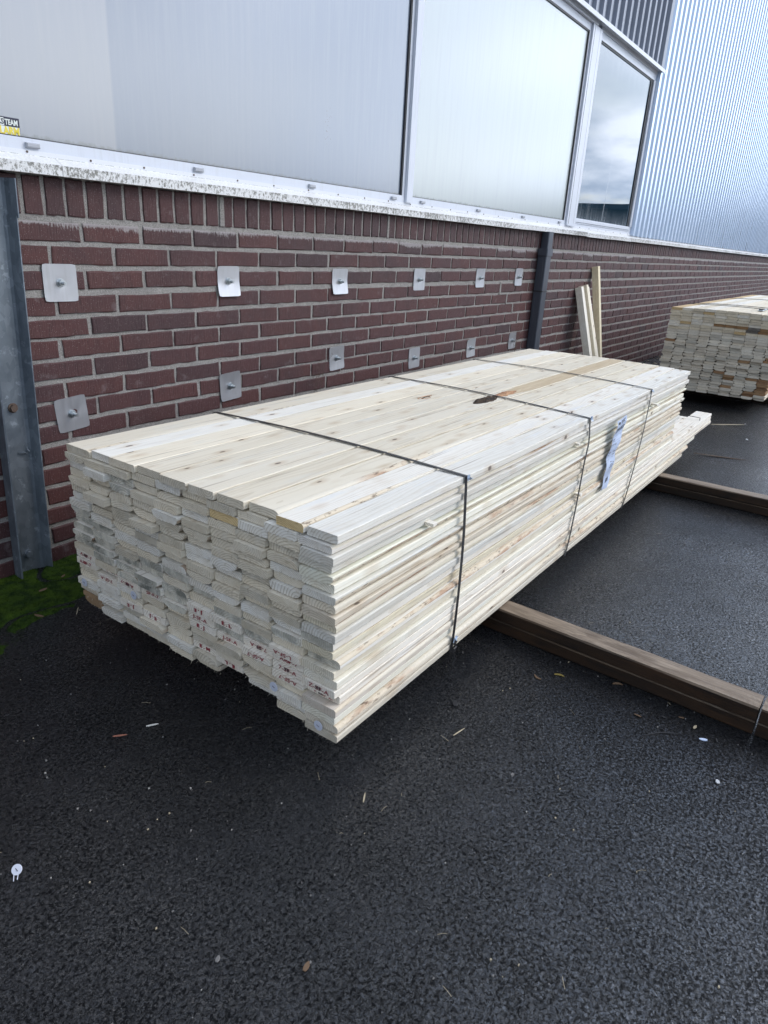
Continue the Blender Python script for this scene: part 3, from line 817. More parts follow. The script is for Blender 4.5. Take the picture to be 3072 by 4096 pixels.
# yellow-brown planed strip of that board (surface stain with its own outline)
g = MB(); NS = 30
for i in range(NS + 1):
    x = 1.20 + (2.70 - 1.20) * i / NS - x5; hw = .041 * min(1, .45 + i / 7)
    for v in (-1, -.3, .4, 1): g.v.append(Vector((x, -.0005 + v * hw + (.003 * noise.noise(Vector((x * 6, v, 0))) if abs(v) == 1 else 0), t5 + .0004)))
for i in range(NS):
    for k in range(3): a = i * 4 + k; g.face([a, a + 4, a + 5, a + 1], M['wood'])
def tanw():
    s = NT('tan_heartwood'); P = s.obj(); n = s.noise(s.vm('MULTIPLY', P, (3, 60, 60)), 1, 5, .65)
    d = s.math('FRACT', s.math('MULTIPLY', s.noise(s.vm('MULTIPLY', P, (1.2, 16, 9)), 1, 2), 14))
    c = s.mix(s.mr(n, .3, .7), (.66, .56, .40), (.53, .42, .27)); c = s.mix(s.math('MULTIPLY', d, .35), c, (.42, .30, .17))
    return s.fin(c, .65, 0, s.bump(n, .4, .001), .3)
TAN = tanw(); g.mats = [TAN]; g.mi = [0] * len(g.mi)
g.build('tan_strip', o5)
# small knot hole with a curled rim
o3 = near[(0, 3)]; 
g = MB(); cx, cy = .893 - o3[3], -.872 - o3[4]
g.tube([(cx + .045 * math.cos(a) * (1 + .25 * math.sin(3 * a)), cy + .014 * math.sin(a), o3[2] + .0006) for a in [i * .42 for i in range(13)]], .0016, M['torn'], 5)
g.tube([(cx - .03, cy - .002, o3[2] + .001), (cx, cy + .003, o3[2] + .0012), (cx + .03, cy - .002, o3[2] + .0008)], .0022, M['bark'], 5); g.build('knot', o3[0])

# ink stamps on the board ends (parts of their boards)
FX = Matrix(((0, 0, -1, 0), (-1, 0, 0, 0), (0, 1, 0, 0), (0, 0, 0, 1)))   # text plane facing -x, reading away from the wall
stamps = {(14, 0): 'A-SF-7', (15, 0): 'A-SF-7', (15, 1): 'SF-A-7', (16, 1): '7-SF-A', (15, 2): 'A-SF-7', (15, 3): 'SF-F-7', (14, 5): 'J . E', (15, 5): 'J-SF-A', (14, 6): 'E . L', (16, 5): 'E . J', (16, 6): 'J-SF-A',
          (15, 7): '7-SF-A', (14, 8): 'L-SF-A', (18, 2): 'J . E', (18, 3): 'E . J', (19, 5): 'E . M', (19, 6): 'E . L', (16, 7): 'A-SF-7', (15, 8): 'A-SF-7', (16, 8): '7-SF-A', (17, 8): 'A-SF-7',
          (16, 9): 'Z-SF-A', (17, 9): 'Z-SF-A'}
for (r, c), txt in stamps.items():
    if (r, c) not in near: continue
    o, w, th, x, yc, z = near[(r, c)]
    o.data = board_mesh(max(v.co.x for v in o.data.vertices), w, th, [SMALL] * 4, r * 31 + c + 1, 8, 6)
    o.color = (1.04, 1.03, 1.02, 1)
    dots = ' . ' in txt
    sc = Matrix.Rotation(math.pi, 4, 'X') if rr.random() < .35 else Matrix.Identity(4)
    m4 = Matrix.Translation((-.0022, rr.uniform(-.004, .004), th * .5)) @ FX @ Matrix.Rotation(R(rr.uniform(-3, 3)) + (math.pi if rr.random() < .5 else 0), 4, 'Z')
    text_mesh(txt, .0135 if dots else .0145, M['red_ink'], m4, 'ink_stamp', o, .0005 if dots else .0, 'CENTER', 1.5 if dots else 1.45)
    if not dots and rr.random() < .35:
        m5 = m4 @ Matrix.Translation((rr.uniform(-.006, .006), .001, .0002))
        text_mesh('SFB', .0125, M['ink'] if rr.random() < .6 else M['red_ink'], m5, 'ink_stamp', o, .0001, 'CENTER', .9)

def side_y(z):
    return min([v[4] - v[1] / 2 for k_, v in near.items() if k_[1] == 9 and k_[0] < 22 and abs(v[5] + T / 2 - z) < .036] or [-1.49])
# round plastic tags stapled on the ends
def round_tag(p, nrm, label, r=.0128):
    t = empty('round_tag', p); tag(t, label, 'tag', 'white round tags')
    nrm = Vector(nrm).normalized()
    g = MB(); g.disc((0, 0, 0), nrm, r, .0014, M['white'], 26); g.build('disc', t)
    u = Vector((0, 1, .35)).normalized() if abs(nrm.x) > .5 else Vector((.6, .5, 0)).normalized()
    g = MB(); c = nrm * .0018; g.tube([c - u * .0042, c + u * .0042], .0006, M['ink'], 5); g.build('staple', t)
    return t
for (y, z, lab) in ((-.531, .176, 'white round tag stapled to a board end beside the mossy wall corner'), (-.770, .216, 'white round tag stapled between red stamped board ends'),
                    (-1.320, .165, 'white round tag stapled low on the stack near its outer corner'), (-1.461, .120, 'lowest white round tag, at the bottom outer corner of the stack')):
    best = min([v for v in near.values() if abs(v[4] - y) < v[1] / 2 + .001], key=lambda v: abs(v[5] + T / 2 - z))
    xm = min(v[3] for v in near.values() if abs(v[4] - y) < .065 and abs(v[5] + T / 2 - z) < .025)
    round_tag((xm - .0035, y, z), (-1, 0, 0), lab)
t = round_tag((-1.034, -1.204, .014), (-.55, -.45, .65), 'white round tag with two staple prongs lying on the dark asphalt', .0100)
g = MB()
for dx in (0, .006): g.tube([(-.004 + dx, .004 - dx, -.004), (-.014 + dx, -.011 - dx * .4, -.010)], .0009, M['white'], 6)
g.build('prong', t)

# spacer sticks poking out
for (x, z, l, yaw, lab) in ((-.045, .5155, .040, 0, 'thin spacer stick poking out of the near stack left of the first strap'), (2.03, .5155, .060, -.35, 'thin spacer stick poking out beyond the farthest strap'),
                       (1.005, .5155, .022, 0, 'short spacer stick poking out just left of the middle strap, upper'), (1.06, .306, .024, 0, 'short spacer stick poking out right of the middle strap, lower')):
    g = MB(); m4 = Matrix.Translation((x, side_y(z) + .030, z)) @ Matrix.Rotation(yaw, 4, 'Z')
    g.box(-.010, .010, -.024 - l * .62, .02, .0, .0080, M['wood'], .0008)
    o = g.build('spacer_stick', None); o.matrix_world = m4; tag(o, lab, 'stick', 'spacer sticks')
    o.color = (1.05, 1.05, 1.05, 1)
# make room: the boards beside the sticks are pushed in a little
for r in (3, 12):
    if (r, 9) in near: near[(r, 9)][0].location.y += .006

# ------------------------------------------------------------------ straps
def ribbon(path, width, th, mat, axis=Vector((1, 0, 0))):
    g = MB(); rings = []
    for i, p in enumerate(path):
        p = Vector(p); a = Vector(path[max(0, i - 1)]); c = Vector(path[min(len(path) - 1, i + 1)])
        d = (c - a).normalized(); wv = (axis - d * axis.dot(d)).normalized(); n = d.cross(wv)
        rings.append([p + wv * width / 2 + n * th, p + wv * width / 2 - n * th, p - wv * width / 2 - n * th, p - wv * width / 2 + n * th])
    g.loft(rings, mat); return g
def taut(n, zs):
    f = [side_y(z) - .0035 for z in zs]; hull = []
    for i in range(len(f)):
        while len(hull) > 1:
            a, b = hull[-2], hull[-1]
            if (f[b] - f[a]) * (i - a) >= (f[i] - f[a]) * (b - a): hull.pop()
            else: break
        hull.append(i)
    out = []
    for a, b in zip(hull, hull[1:]):
        for i in range(a, b): out.append(f[a] + (f[b] - f[a]) * (i - a) / (b - a))
    return out + [f[-1]]
def strap(xb, xt, xbot, lab, width=.0135, bow=.02, kink=0.0):
    st = empty('strap', (xt, -1.49, .60)); tag(st, lab, 'strap', 'straps round the near stack')
    O = Vector((xt, -1.49, .60)); pts = []
    n = 14
    for i in range(n + 1):
        u = i / n; y = -.498 + (-1.4925 + .498) * u
        pts.append(Vector((xb + (xt - xb) * u, y + (side_y(.6) + 1.4895) * u, .6045 + .0105 * math.sin(math.pi * u))) - O)
    m = 16; ty = taut(m, [.600 - .512 * i / m for i in range(m + 1)])
    for i in range(1, m + 1):
        u = i / m; z = .600 - (.600 - .088) * u
        xx = xt + (xbot - xt) * u + bow * math.sin(math.pi * u)
        if kink: xx += kink * math.exp(-((u - .17) / .10) ** 2)
        pts.append(Vector((xx, ty[i], z)) - O)
    ribbon(pts, width, .0005, M['strap']).build('band', st)
    bk = [Vector((xbot, side_y(.1) - .003, .0865)) - O, Vector((xbot, -.49, .0865)) - O, Vector((xbot, -.487, .10)) - O, Vector((xb, -.487, .6)) - O, Vector((xb, -.498, .6045)) - O]
    ribbon(bk, width, .0005, M['strap']).build('band', st)
    g = MB()
    for k in range(3):
        a = Vector((RN.uniform(-.007, .008), RN.uniform(-.005, .004), RN.uniform(-.006, .008)))
        g.box(-.005, .005, -.0005, .0005, -.005, .005, M['strap_blue'], .002, Matrix.Translation(a) @ Matrix.Rotation(RN.uniform(-1, 1), 4, 'X') @ Matrix.Rotation(RN.uniform(-.8, .8), 4, 'Z'))
    g.build('corner_foil', st); return st
s1 = strap(.128, .130, .078, 'black strap nearest the camera over the near timber stack', bow=.012)
g = MB()
for k in range(4):
    g.box(-.006, .006, -.0006, .0006, -.008, .008, M['strap_blue'] if k % 3 else M['strap'], .003, Matrix.Translation(Vector((.086 + RN.uniform(-.012, .016) - .130, -.034 + RN.uniform(-.006, .004), .118 - .60 + RN.uniform(-.035, .02)))) @ Matrix.Rotation(RN.uniform(-1, 1), 4, 'Y'))
g.tube([(-.055, -.036, -.50), (-.050, -.044, -.53), (-.058, -.04, -.55), (-.052, -.038, -.565)], .0022, M['strap'], 6)
g.build('torn_wrap', s1)
strap(1.189, 1.093, .955, 'middle black strap crossing the big dark knot', bow=.018, kink=.022)
strap(2.008, 1.93, 1.655, 'farthest black strap round the near timber stack', bow=.03)
st = empty('strap', (3.25, -1.48, .24)); tag(st, 'thin dark wire strap round the long low boards behind the stack', 'strap')
pts = [(-.06, .22, .012), (.0, .12, .009), (.012, .03, .007), (.02, -.008, .004), (.012, -.012, -.03), (.0, -.011, -.09)]
g = MB(); g.tube(pts, .0022, M['strap'], 6); g.tube([(x - .012, y, z + .003) for x, y, z in pts], .0018, M['strap'], 6); g.build('band', st)

# ------------------------------------------------------------------ shipping tag on the long side
st = empty('shipping_tag', (1.40, -1.492, .41)); tag(st, 'long crumpled pale blue label stuck on the stack side, printed 771153', 'label')
O = Vector((1.40, -1.492, .41))
L0, L1 = Vector((1.366, 0, .548)), Vector((1.300, 0, .263)); R0, R1 = Vector((1.492, 0, .556)), Vector((1.387, 0, .263))
def tagpt(u, v):   # u along 0..1 from top, v across
    a = L0.lerp(L1, u); b = R0.lerp(R1, u); p = a.lerp(b, v)
    wv = .012 * math.sin(u * 9.5 + .4) + .005 * math.sin(u * 23)
    p.x += wv * (1 if True else 0)
    p.y = TAGY - .003 - .005 * (1 + math.sin(u * 21)) * .5 - .002 * math.sin(v * 5 + u * 8)
    return p - O
TAGY = min(side_y(.27 + .02 * i) for i in range(15))
g = MB(); NU, NV = 60, 6
for side in (0, 1):
    for i in range(NU + 1):
        for k in range(NV + 1):
            p = tagpt(i / NU, k / NV); p.y += .0006 * side
            if i == NU: p.z += RN.uniform(-.006, .006)
            g.v.append(p)
nn = (NU + 1) * (NV + 1)
for i in range(NU):
    for k in range(NV):
        a = i * (NV + 1) + k; g.face([a, a + NV + 1, a + NV + 2, a + 1], M['tag']); g.face([nn + a, nn + a + 1, nn + a + NV + 2, nn + a + NV + 1], M['tag'])
g.build('sheet', st)
def on_tag(me):
    for v in me.vertices:
        u, w_ = v.co.x, v.co.y   # already in tag uv
        p = tagpt(min(1, max(0, u)), min(1, max(0, w_))); v.co = (p.x, p.y - .0009, p.z)
def tag_text(txt, u, v, su, sv, mat, bold=.0):
    cu = bpy.data.curves.new('print', 'FONT'); cu.body = txt; cu.size = 1; cu.align_x = 'LEFT'; cu.align_y = 'TOP'; cu.offset = bold; cu.resolution_u = 2
    ob = bpy.data.objects.new('print', cu); col.objects.link(ob); dg = bpy.context.evaluated_depsgraph_get(); dg.update()
    me = bpy.data.meshes.new_from_object(ob.evaluated_get(dg)); bpy.data.objects.remove(ob)
    w_ = max(vv.co.x for vv in me.vertices) or 1
    for vv in me.vertices: vv.co = Vector((u + (-vv.co.y) * su, v + vv.co.x / w_ * sv, 0))
    on_tag(me); me.materials.clear(); me.materials.append(mat); o = bpy.data.objects.new('print', me); col.objects.link(o); o.parent = st
tag_text('771153', .112, .05, .082, .88, M['ink'], .035)
g = MB()
def tl(u0, u1, v0, v1, mat):
    b = len(g.v)
    for (u, v) in ((u0, v0), (u1, v0), (u1, v1), (u0, v1)):
        p = tagpt(u, v); p.y -= .0009; g.v.append(p)
    g.face([b, b + 1, b + 2, b + 3], mat)
cc = (.045, .16)
bb = len(g.v)
for k in range(14):
    a = 2 * math.pi * k / 14; p = tagpt(cc[0] + .022 * math.cos(a), cc[1] + .085 * math.sin(a)); p.y -= .0009; g.v.append(p)
g.face([bb + k for k in range(14)], M['ink'])
for k in range(4): tl(.022 + k * .012, .028 + k * .012, .34, .34 + (.56, .5, .4, .45)[k], M['ink'])
for u in (.085, .195, .23, .30, .335, .37, .43, .47, .515, .56): tl(u, u + .0025, .05, .95, M['grey_ink'])
for (u, a, b) in ((.27, .1, .35), (.29, .1, .28), (.345, .08, .30), (.355, .4, .6), (.45, .1, .4), (.455, .55, .8), (.49, .1, .3), (.50, .55, .75), (.53, .55, .62), (.60, .35, .5), (.615, .6, .7), (.64, .35, .6), (.66, .35, .6), (.63, .7, .8), (.68, .3, .55), (.67, .7, .85)):
    tl(u, u + .008, a, b, M['ink'])
for k in range(12): tl(.845, .905, .22 + k * .042, .22 + k * .042 + (.016, .026)[k % 2], M['ink'])
g.build('print_lines', st)

# ------------------------------------------------------------------ bearers
def beam(x0, x1, y0, y1, dx, lab):
    e = empty('timber_bearer', ((x0 + x1) / 2, (y0 + y1) / 2, 0)); tag(e, lab, 'beam', 'timber bearers under the stacks')
    cx, cy = (x0 + x1) / 2, (y0 + y1) / 2; L = y1 - y0
    for (z0, z1, ins) in ((.001, .0445, -.004), (.0450, .0885, 0)):
        g = MB(); n = 60; rings = []; b = .0045; w = (x1 - x0) / 2 + ins
        for k in range(n + 1):
            t_ = -L / 2 + L * k / n; o_ = .0028 * noise.noise(Vector((t_ * 4, z0 * 50, x0)))
            rings.append([(t_, -w + b + o_, z0), (t_, w - b, z0), (t_, w, z0 + b), (t_, w + o_, z1 - b), (t_, w - b, z1 + o_ * .4), (t_, -w + b + o_ * 2.2 * (RN.random() * .3 + .7), z1 + o_ * .3), (t_, -w + o_, z1 - b), (t_, -w + o_, z0 + b)])
        g.loft(rings, M['beam']); o = g.build('plank', e)
    e.rotation_euler = (0, 0, math.pi / 2 + dx)
    return e
beam(.405, .485, -2.292, -.52, -.035, 'old brown timber bearer under the near end of the near stack')
beam(.351, .431, -3.6, -2.297, -.035, 'short dark bearer end butting the near bearer at the right edge')
beam(2.315, 2.395, -3.4, -.55, .0, 'old brown timber bearer under the far end of the near stack')
beam(5.62, 5.70, -2.2, -.70, .0, 'dark timber bearer hidden beneath the far stack')

# ------------------------------------------------------------------ far stack
rr = random.Random(5)
rest = MB(); FS = 'boards of the far stack'
FT, FP, FN = .0212, .0222, 31; FXX = 5.12
browns = {(5, 4), (5, 5), (5, 6), (5, 7), (6, 7), (6, 8), (5, 8)}; darks = {(9, 4), (10, 4), (10, 1), (5, 7), (6, 7)}
for r in range(FN):
    z = .790 - (r + 1) * FP + .001
    y = -.742 + rr.uniform(-.006, .006) + (.018 * max(0, (r - 10) / 20)); 
    c = 0
    while y > -1.60:
        w = rr.uniform(.0885, .0925)
        if c == 9: w = min(w, .0900)
        crown = .010 * math.sin(math.pi * min(1, (c + .5) / 9.7)) * (1 - r / FN)
        if y - w < -1.650: break
        x = FXX + rr.uniform(-.006, .006) - (.0 if r < 12 else rr.uniform(0, .02))
        cor = [SMALL] * 4 if r < 10 else rand_wane(rr, .75, .9)
        ln = 4.15 + rr.uniform(-.03, .03)
        kind = rr.choice('wcccg'); colr = {'w': (1.04, 1.03, 1.0, 1), 'c': (1.0, .94, .82, 1), 'g': (.86, .80, .70, .9)}[kind]
        if (r, c) in browns: kind = 'b'; colr = (.42, .26, .14, .8)
        if (r, c) in darks: kind = 's'; colr = (.30, .28, .27, .5)
        if c >= 8 and r > 22 and rr.random() < .6: kind = 'b'; colr = (.60, .38, .20, .9)
        if rr.random() < .05: kind = 'y'; colr = (.78, .60, .36, 1)
        k = rr.uniform(.86, 1.0); colr = (colr[0] * k, colr[1] * k, colr[2] * k, colr[3])
        miss = (r == 30 and c < 3) or (r == 29 and c < 2) or (r == 28 and c == 0)
        if not miss:
            me = board_mesh(ln, w - .0018, FT, cor, r * 17 + c + 900, 3, 0)
            if r < 8:
                o = put_board(me, x, y - w / 2, z + crown, colr)
                layer = 'top layer' if r == 0 else ORD[r] + ' layer down'
                posn = 'next to the wall' if c == 0 else ('at the outer side' if c == 9 else ORD[c] + ' from the wall')
                tag(o, f'{shade_words[kind]} sawn board of the far stack, {layer}, {posn}', 'board', FS)
            else:
                b = len(rest.v)
                sx = rr.uniform(0, 0)
                for v in me.vertices: rest.v.append(Vector((v.co.x + x, v.co.y + y - w / 2, v.co.z + z + crown)))
                key = 'restw' if kind in 'wc' else ('restb' if kind in 'by' else 'restg')
                for p in me.polygons: rest.face([b + i for i in p.vertices], me.materials[p.material_index] if me.materials[p.material_index] == M['wane'] and kind in 'wcg' else key)
                bpy.data.meshes.remove(me)
        y -= w; c += 1
def rest_mat(name, a, b):
    s = NT(name); P = s.pos(); q = s.vm('MULTIPLY', P, (.12, 11.05, 45.05))
    v = s.sep(s.n('ShaderNodeTexWhiteNoise').outputs['Color'])
    wn = s.n('ShaderNodeTexWhiteNoise'); s.put(wn.inputs['Vector'], s.vm('FLOOR', q)); rv = wn.outputs['Value']
    c = s.mix(rv, a, b); n = s.noise(s.vm('MULTIPLY', P, (2, 60, 160)), 1, 4, .6)
    c = s.mix(s.mr(n, .5, .7, 0, .4), c, (.38, .32, .24))
    return s.fin(c, .75, 0, s.bump(s.noise(P, 300, 3), .4, .001), .3)
mp = {'restw': rest_mat('stack_wood', (.78, .72, .60), (.60, .53, .42)), 'restb': rest_mat('stack_wood_brown', (.26, .14, .07), (.36, .22, .11)), 'restg': rest_mat('stack_wood_grey', (.60, .56, .47), (.50, .46, .38))}
rest.mats = [mp.get(m_, m_) if isinstance(m_, str) else m_ for m_ in rest.mats]
o = rest.build('lower_boards'); o['kind'] = 'stuff'; tag(o, 'mass of pale and brown boards in the lower far stack', 'boards')
# straps on the far stack
for (x, dx, lab) in ((5.72, .25, 'thin wire strap nearest us over the far stack'), (5.95, .22, 'second thin wire strap over the far stack'), (7.6, .3, 'farthest wire strap over the far stack')):
    g = MB(); pts = [(0, 0, -.69), (0, .006, 0)]
    path = [(dx * .0, .008, -.65), (0, .008, -.01)] + [(dx * u * .25, -.90 * u + .004, .004 + .011 * math.sin(math.pi * u)) for u in [i / 10 for i in range(11)]] + [(dx * .25, -.905, -.68)]
    g.tube(path, .0028, M['strap'], 5); o = g.build('strap', None, (x, -.738, .793)); tag(o, lab, 'strap', 'wire straps over the far stack')
g = MB(); g.box(-.14, .10, -.018, .018, 0, .010, M['bolt'], .004); g.box(-.12, .02, -.012, .015, .010, .017, M['bark'], .003); g.build('strap_debris', None, (5.62, -1.39, .800))
tag(bpy.data.objects['strap_debris'], 'grey scrap lying on top of the far stack', 'scrap')

# ------------------------------------------------------------------ leaning boards
def lean(x, w, th, top, base_y, color, lab, tilt=0.0, tw=.0):
    L = math.hypot(top, base_y) ; me = board_mesh(L, w, th, [SMALL] * 4, int(x * 100), 8, 0)
    o = put_board(me, 0, 0, 0, color, name='leaning_board'); up = Vector((tilt, -base_y, top)).normalized()
    # local x up, local y along wall(ish), local z away from the wall
    side = (Vector((-1, tw, 0)) - up * Vector((-1, tw, 0)).dot(up)).normalized(); nrm = up.cross(side)
    m4 = Matrix((( up.x, side.x, nrm.x, x - tilt * top), (up.y, side.y, nrm.y, base_y), (up.z, side.z, nrm.z, .002), (0, 0, 0, 1)))
    o.matrix_world = m4; return tag(o, lab, 'board', 'boards leaning on the wall')
lean(4.725, .060, .060, .893, -.27, (1.02, 1.02, 1.0, 1), 'leftmost short pale board leaning on the wall')
lean(4.80, .045, .075, .905, -.275, (1, .97, .88, 1), 'middle board of the three short ones leaning on the wall')
lean(4.872, .070, .055, .890, -.28, (1.05, 1.02, .97, 1), 'short edge-on board leaning at the right of the low group')
lean(5.065, .050, .060, 1.07, -.21, (.95, .88, .70, 1), 'tallest yellowish board leaning alone on the brick wall')

# ------------------------------------------------------------------ dry weeds, litter
def weed(x, z0, h, lab, seed, dx):
    r_ = random.Random(seed); g = MB()
    for k in range(3):
        base = Vector((r_.uniform(-.02, .02), -.03, -z0 * .0)); tip = Vector((dx * r_.uniform(.5, 1.2), -.01 - r_.uniform(0, .05), h * r_.uniform(.7, 1)))
        ctrl = [base.lerp(tip, u) + Vector((.02 * math.sin(u * 3 + k), 0, 0)) for u in [i / 7 for i in range(8)]]
        g.tube(ctrl, .0011, M['weed'], 4, .4)
        for j_ in range(16):
            u = r_.uniform(.5, 1); p = base.lerp(tip, u); q = p + Vector((r_.uniform(-.06, .06), r_.uniform(-.02, .015), r_.uniform(.01, .05)))
            q.y = min(q.y, -.012)
            g.tube([p, q], .0004, M['weed'], 3, .5)
            for _ in range(3): c_ = q + Vector((r_.uniform(-.008, .008), r_.uniform(-.003, .003), r_.uniform(-.008, .008))); g.box(c_.x - .001, c_.x + .001, c_.y - .001, c_.y + .001, c_.z - .001, c_.z + .001, M['weed'])
    o = g.build('dry_weed', None, (x, 0, z0)); return tag(o, lab, 'weed')
weed(1.08, .0, .70, 'dry brown weed against the wall left of the third lower plate', 3, .22)
weed(3.42, .0, .66, 'dry brown weed against the wall beside the rightmost lower plate', 8, .15)

def sliver(x, y, l, w, a, mat, name, lab, cat, z=.002, curl=.0, group=None):
    g = MB(); n = 6; rings = []
    for i in range(n + 1):
        u = i / n; ww = w * (math.sin(math.pi * (u * .86 + .10))) ** .6 / 2; c = curl * math.sin(math.pi * u)
        rings.append([(-l / 2 + l * u, -ww + c, 0), (-l / 2 + l * u, ww + c, 0), (-l / 2 + l * u, ww * .8 + c, w * .18 + .0006), (-l / 2 + l * u, -ww * .8 + c, w * .18 + .0006)])
    g.loft(rings, mat); o = g.build(name, None, (x, y, z)); o.rotation_euler = (R(RN.uniform(-12, 12)), R(RN.uniform(-3, 3)), a)
    return tag(o, lab, cat, group)
sliver(-.596, -1.039, .030, .005, -.62, M['chip'], 'wood_chip', 'white wood splinter on asphalt in front of the stack', 'chip')
sliver(-.671, -1.011, .034, .005, -.62, M['redchip'], 'wood_chip', 'reddish brown splinter on asphalt left of the white splinter', 'chip')
sliver(-.455, -1.611, .03, .004, .5, M['straw'], 'wood_chip', 'tiny straw-coloured chip right of the stack corner', 'chip')
sliver(-.117, -1.667, .045, .0035, -.2, M['straw'], 'wood_chip', 'pale splinter on asphalt between stack and near bearer', 'chip')
sliver(.251, -1.727, .03, .007, 1.1, M['leaf'], 'dry_leaf', 'small brown leaf by the near bearer', 'leaf', curl=.004)
sliver(.300, -1.775, .030, .008, -1.3, M['yleaf'], 'dry_leaf', 'yellowish leaf on asphalt beside the near bearer', 'leaf', curl=.005)
sliver(.371, -1.929, .03, .008, -1.0, M['leaf'], 'dry_leaf', 'dry leaf tucked against the foot of the near bearer', 'leaf', curl=.004)
sliver(-.915, -1.637, .012, .008, .4, M['stone'], 'pebble', 'grey pebble at the bottom of the picture', 'pebble')
sliver(-.831, -1.768, .018, .010, .2, M['leaf'], 'dry_leaf', 'tiny leaf scrap on asphalt at the bottom', 'leaf')
sliver(4.394, -1.481, .30, .014, -.95, M['straw'], 'wood_chip', 'long pale splinter on asphalt before the far stack', 'chip')
sliver(3.35, -1.66, .36, .018, -1.15, M['leaf'], 'wood_chip', 'long dull brown splinter on asphalt beyond the far bearer', 'chip')
sliver(4.0, -1.70, .03, .02, .3, M['scrap'], 'litter', 'small white scrap on the wet asphalt at far right', 'litter')
sliver(4.55, -1.60, .02, .012, .3, M['scrap'], 'litter', 'tiny white scrap near the far stack', 'litter')
sliver(.125, -2.254, .012, .010, .5, M['scrap'], 'litter', 'white paper scrap near the end of the near bearer', 'litter')
sliver(.22, -2.10, .10, .004, -.9, M['black'], 'twig', 'thin dark twig at the right edge', 'twig', curl=.01)
sliver(-.50, -.35, .035, .009, 1.9, M['leaf'], 'dry_leaf', 'narrow tan leaf standing on the moss', 'leaf', .018)
sliver(-.30, -.155, .022, .008, .5, M['leaf'], 'dry_leaf', 'brown leaf on the moss beneath the steel post', 'leaf', .018)
sliver(-.40, -.20, .028, .014, .0, M['leaf'], 'dry_leaf', 'brown leaf in the middle of the moss', 'leaf', .018)
sliver(-.40, -.40, .055, .003, .9, M['straw'], 'dry_stalk', 'thin straw on moss beside the stack', 'straw', .012)
sliver(-.02, -1.60, .024, .016, .5, M['black'], 'litter', 'crumpled dark scrap on asphalt beneath the first strap', 'litter')
for i, (x, y) in enumerate(((.26, -2.02), (.30, -2.08), (.31, -2.16), (.27, -2.19), (.33, -2.12), (.29, -2.22))):
    sliver(x, y, RN.uniform(.012, .03), RN.uniform(.004, .009), RN.uniform(0, 3), [M['leaf'], M['black'], M['straw'], M['tag'], M['leaf'], M['black']][i], 'litter',
           ['brown leaf scrap', 'black wet scrap', 'straw scrap', 'pale blue plastic scrap', 'curled leaf scrap', 'dark scrap'][i] + ' in the litter at the bearer end', 'litter')
# fine grit, chips and hairs scattered over the yard: nobody could count them
g = MB()
for _ in range(1000):
    u = RN.random()
    x = RN.uniform(-1.3, 3.2); y = RN.uniform(-2.6, -.05)
    if x > .4 and y > -1.5: continue
    s_ = RN.choice([.0008, .001, .0013, .0018]) * (1 + (RN.random() < .02) * 1.0)
    m_ = RN.choice([M['straw'], M['stone'], M['stone'], M['stone'], M['grain']])
    if RN.random() < .12:
        a = RN.uniform(0, 6.3); l = RN.uniform(.006, .03); g.tube([(x, y, .002), (x + l * .5 * math.cos(a), y + l * .5 * math.sin(a) + .001, .0035), (x + l * math.cos(a), y + l * math.sin(a), .002)], .00045, M['straw'], 3)
    else: g.box(x - s_, x + s_, y - s_ * .7, y + s_ * .7, .0005, .0018 + s_, m_, s_ * .4)
o = g.build('grit'); o['kind'] = 'stuff'; tag(o, 'fine pale grit and wood slivers scattered on the asphalt', 'grit')
# leaf litter at the far foot of the wall
g = MB()
for _ in range(260):
    x = RN.uniform(3.3, 8.0); y = -RN.uniform(.0, .30) ** 1 ; s_ = RN.uniform(.006, .02)
    a = RN.uniform(0, 6.3); m4 = Matrix.Translation((x, y - .01, RN.uniform(.004, .03))) @ Matrix.Rotation(a, 4, 'Z') @ Matrix.Rotation(RN.uniform(-.7, .7), 4, 'X')
    g.box(-s_, s_, -s_ * .5, s_ * .5, -.0006, .0006, RN.choice([M['leaf'], M['black'], M['black'], M['straw'], M['moss']]), .002, m4)
o = g.build('leaf_litter'); o['kind'] = 'stuff'; tag(o, 'dark leaf litter gathered at the far foot of the wall', 'litter')

# low dark hall across the yard, seen mirrored in the clear window
hall = empty('distant_hall', (106, -62, 0)); tag(hall, 'low dark hall across the yard, mirrored in the clear window', 'building')
g = MB(); g.box(-8, 8, -56, 56, 0, 6.9, M['farb']); g.build('wall', hall)
g = MB(); g.box(-9, 9, -57, 57, 6.9, 7.5, M['farb']); g.build('roof', hall)
g = MB(); g.box(-166, -8, -14, -4, 0, 7.2, M['farb']); g.build('added_wing', hall)  # unseen block added to darken what the frosted panes reflect low down

# ------------------------------------------------------------------ camera
cam = bpy.data.cameras.new('camera'); co = bpy.data.objects.new('camera', cam); col.objects.link(co)
Mr = ((0.57904487, -0.81350236, 0.05404579), (0.26775858, 0.25236388, 0.92984828), (0.77007297, 0.52395265, -0.36395224))
co.matrix_world = Matrix(((Mr[0][0], Mr[1][0], -Mr[2][0], -1.4659), (Mr[0][1], Mr[1][1], -Mr[2][1], -2.3077), (Mr[0][2], Mr[1][2], -Mr[2][2], 1.1826), (0, 0, 0, 1)))
cam.sensor_fit = 'VERTICAL'; cam.sensor_height = 36; cam.lens = 36 * 2760 / 4096; cam.clip_start = .05; cam.clip_end = 1000
scene.camera = co

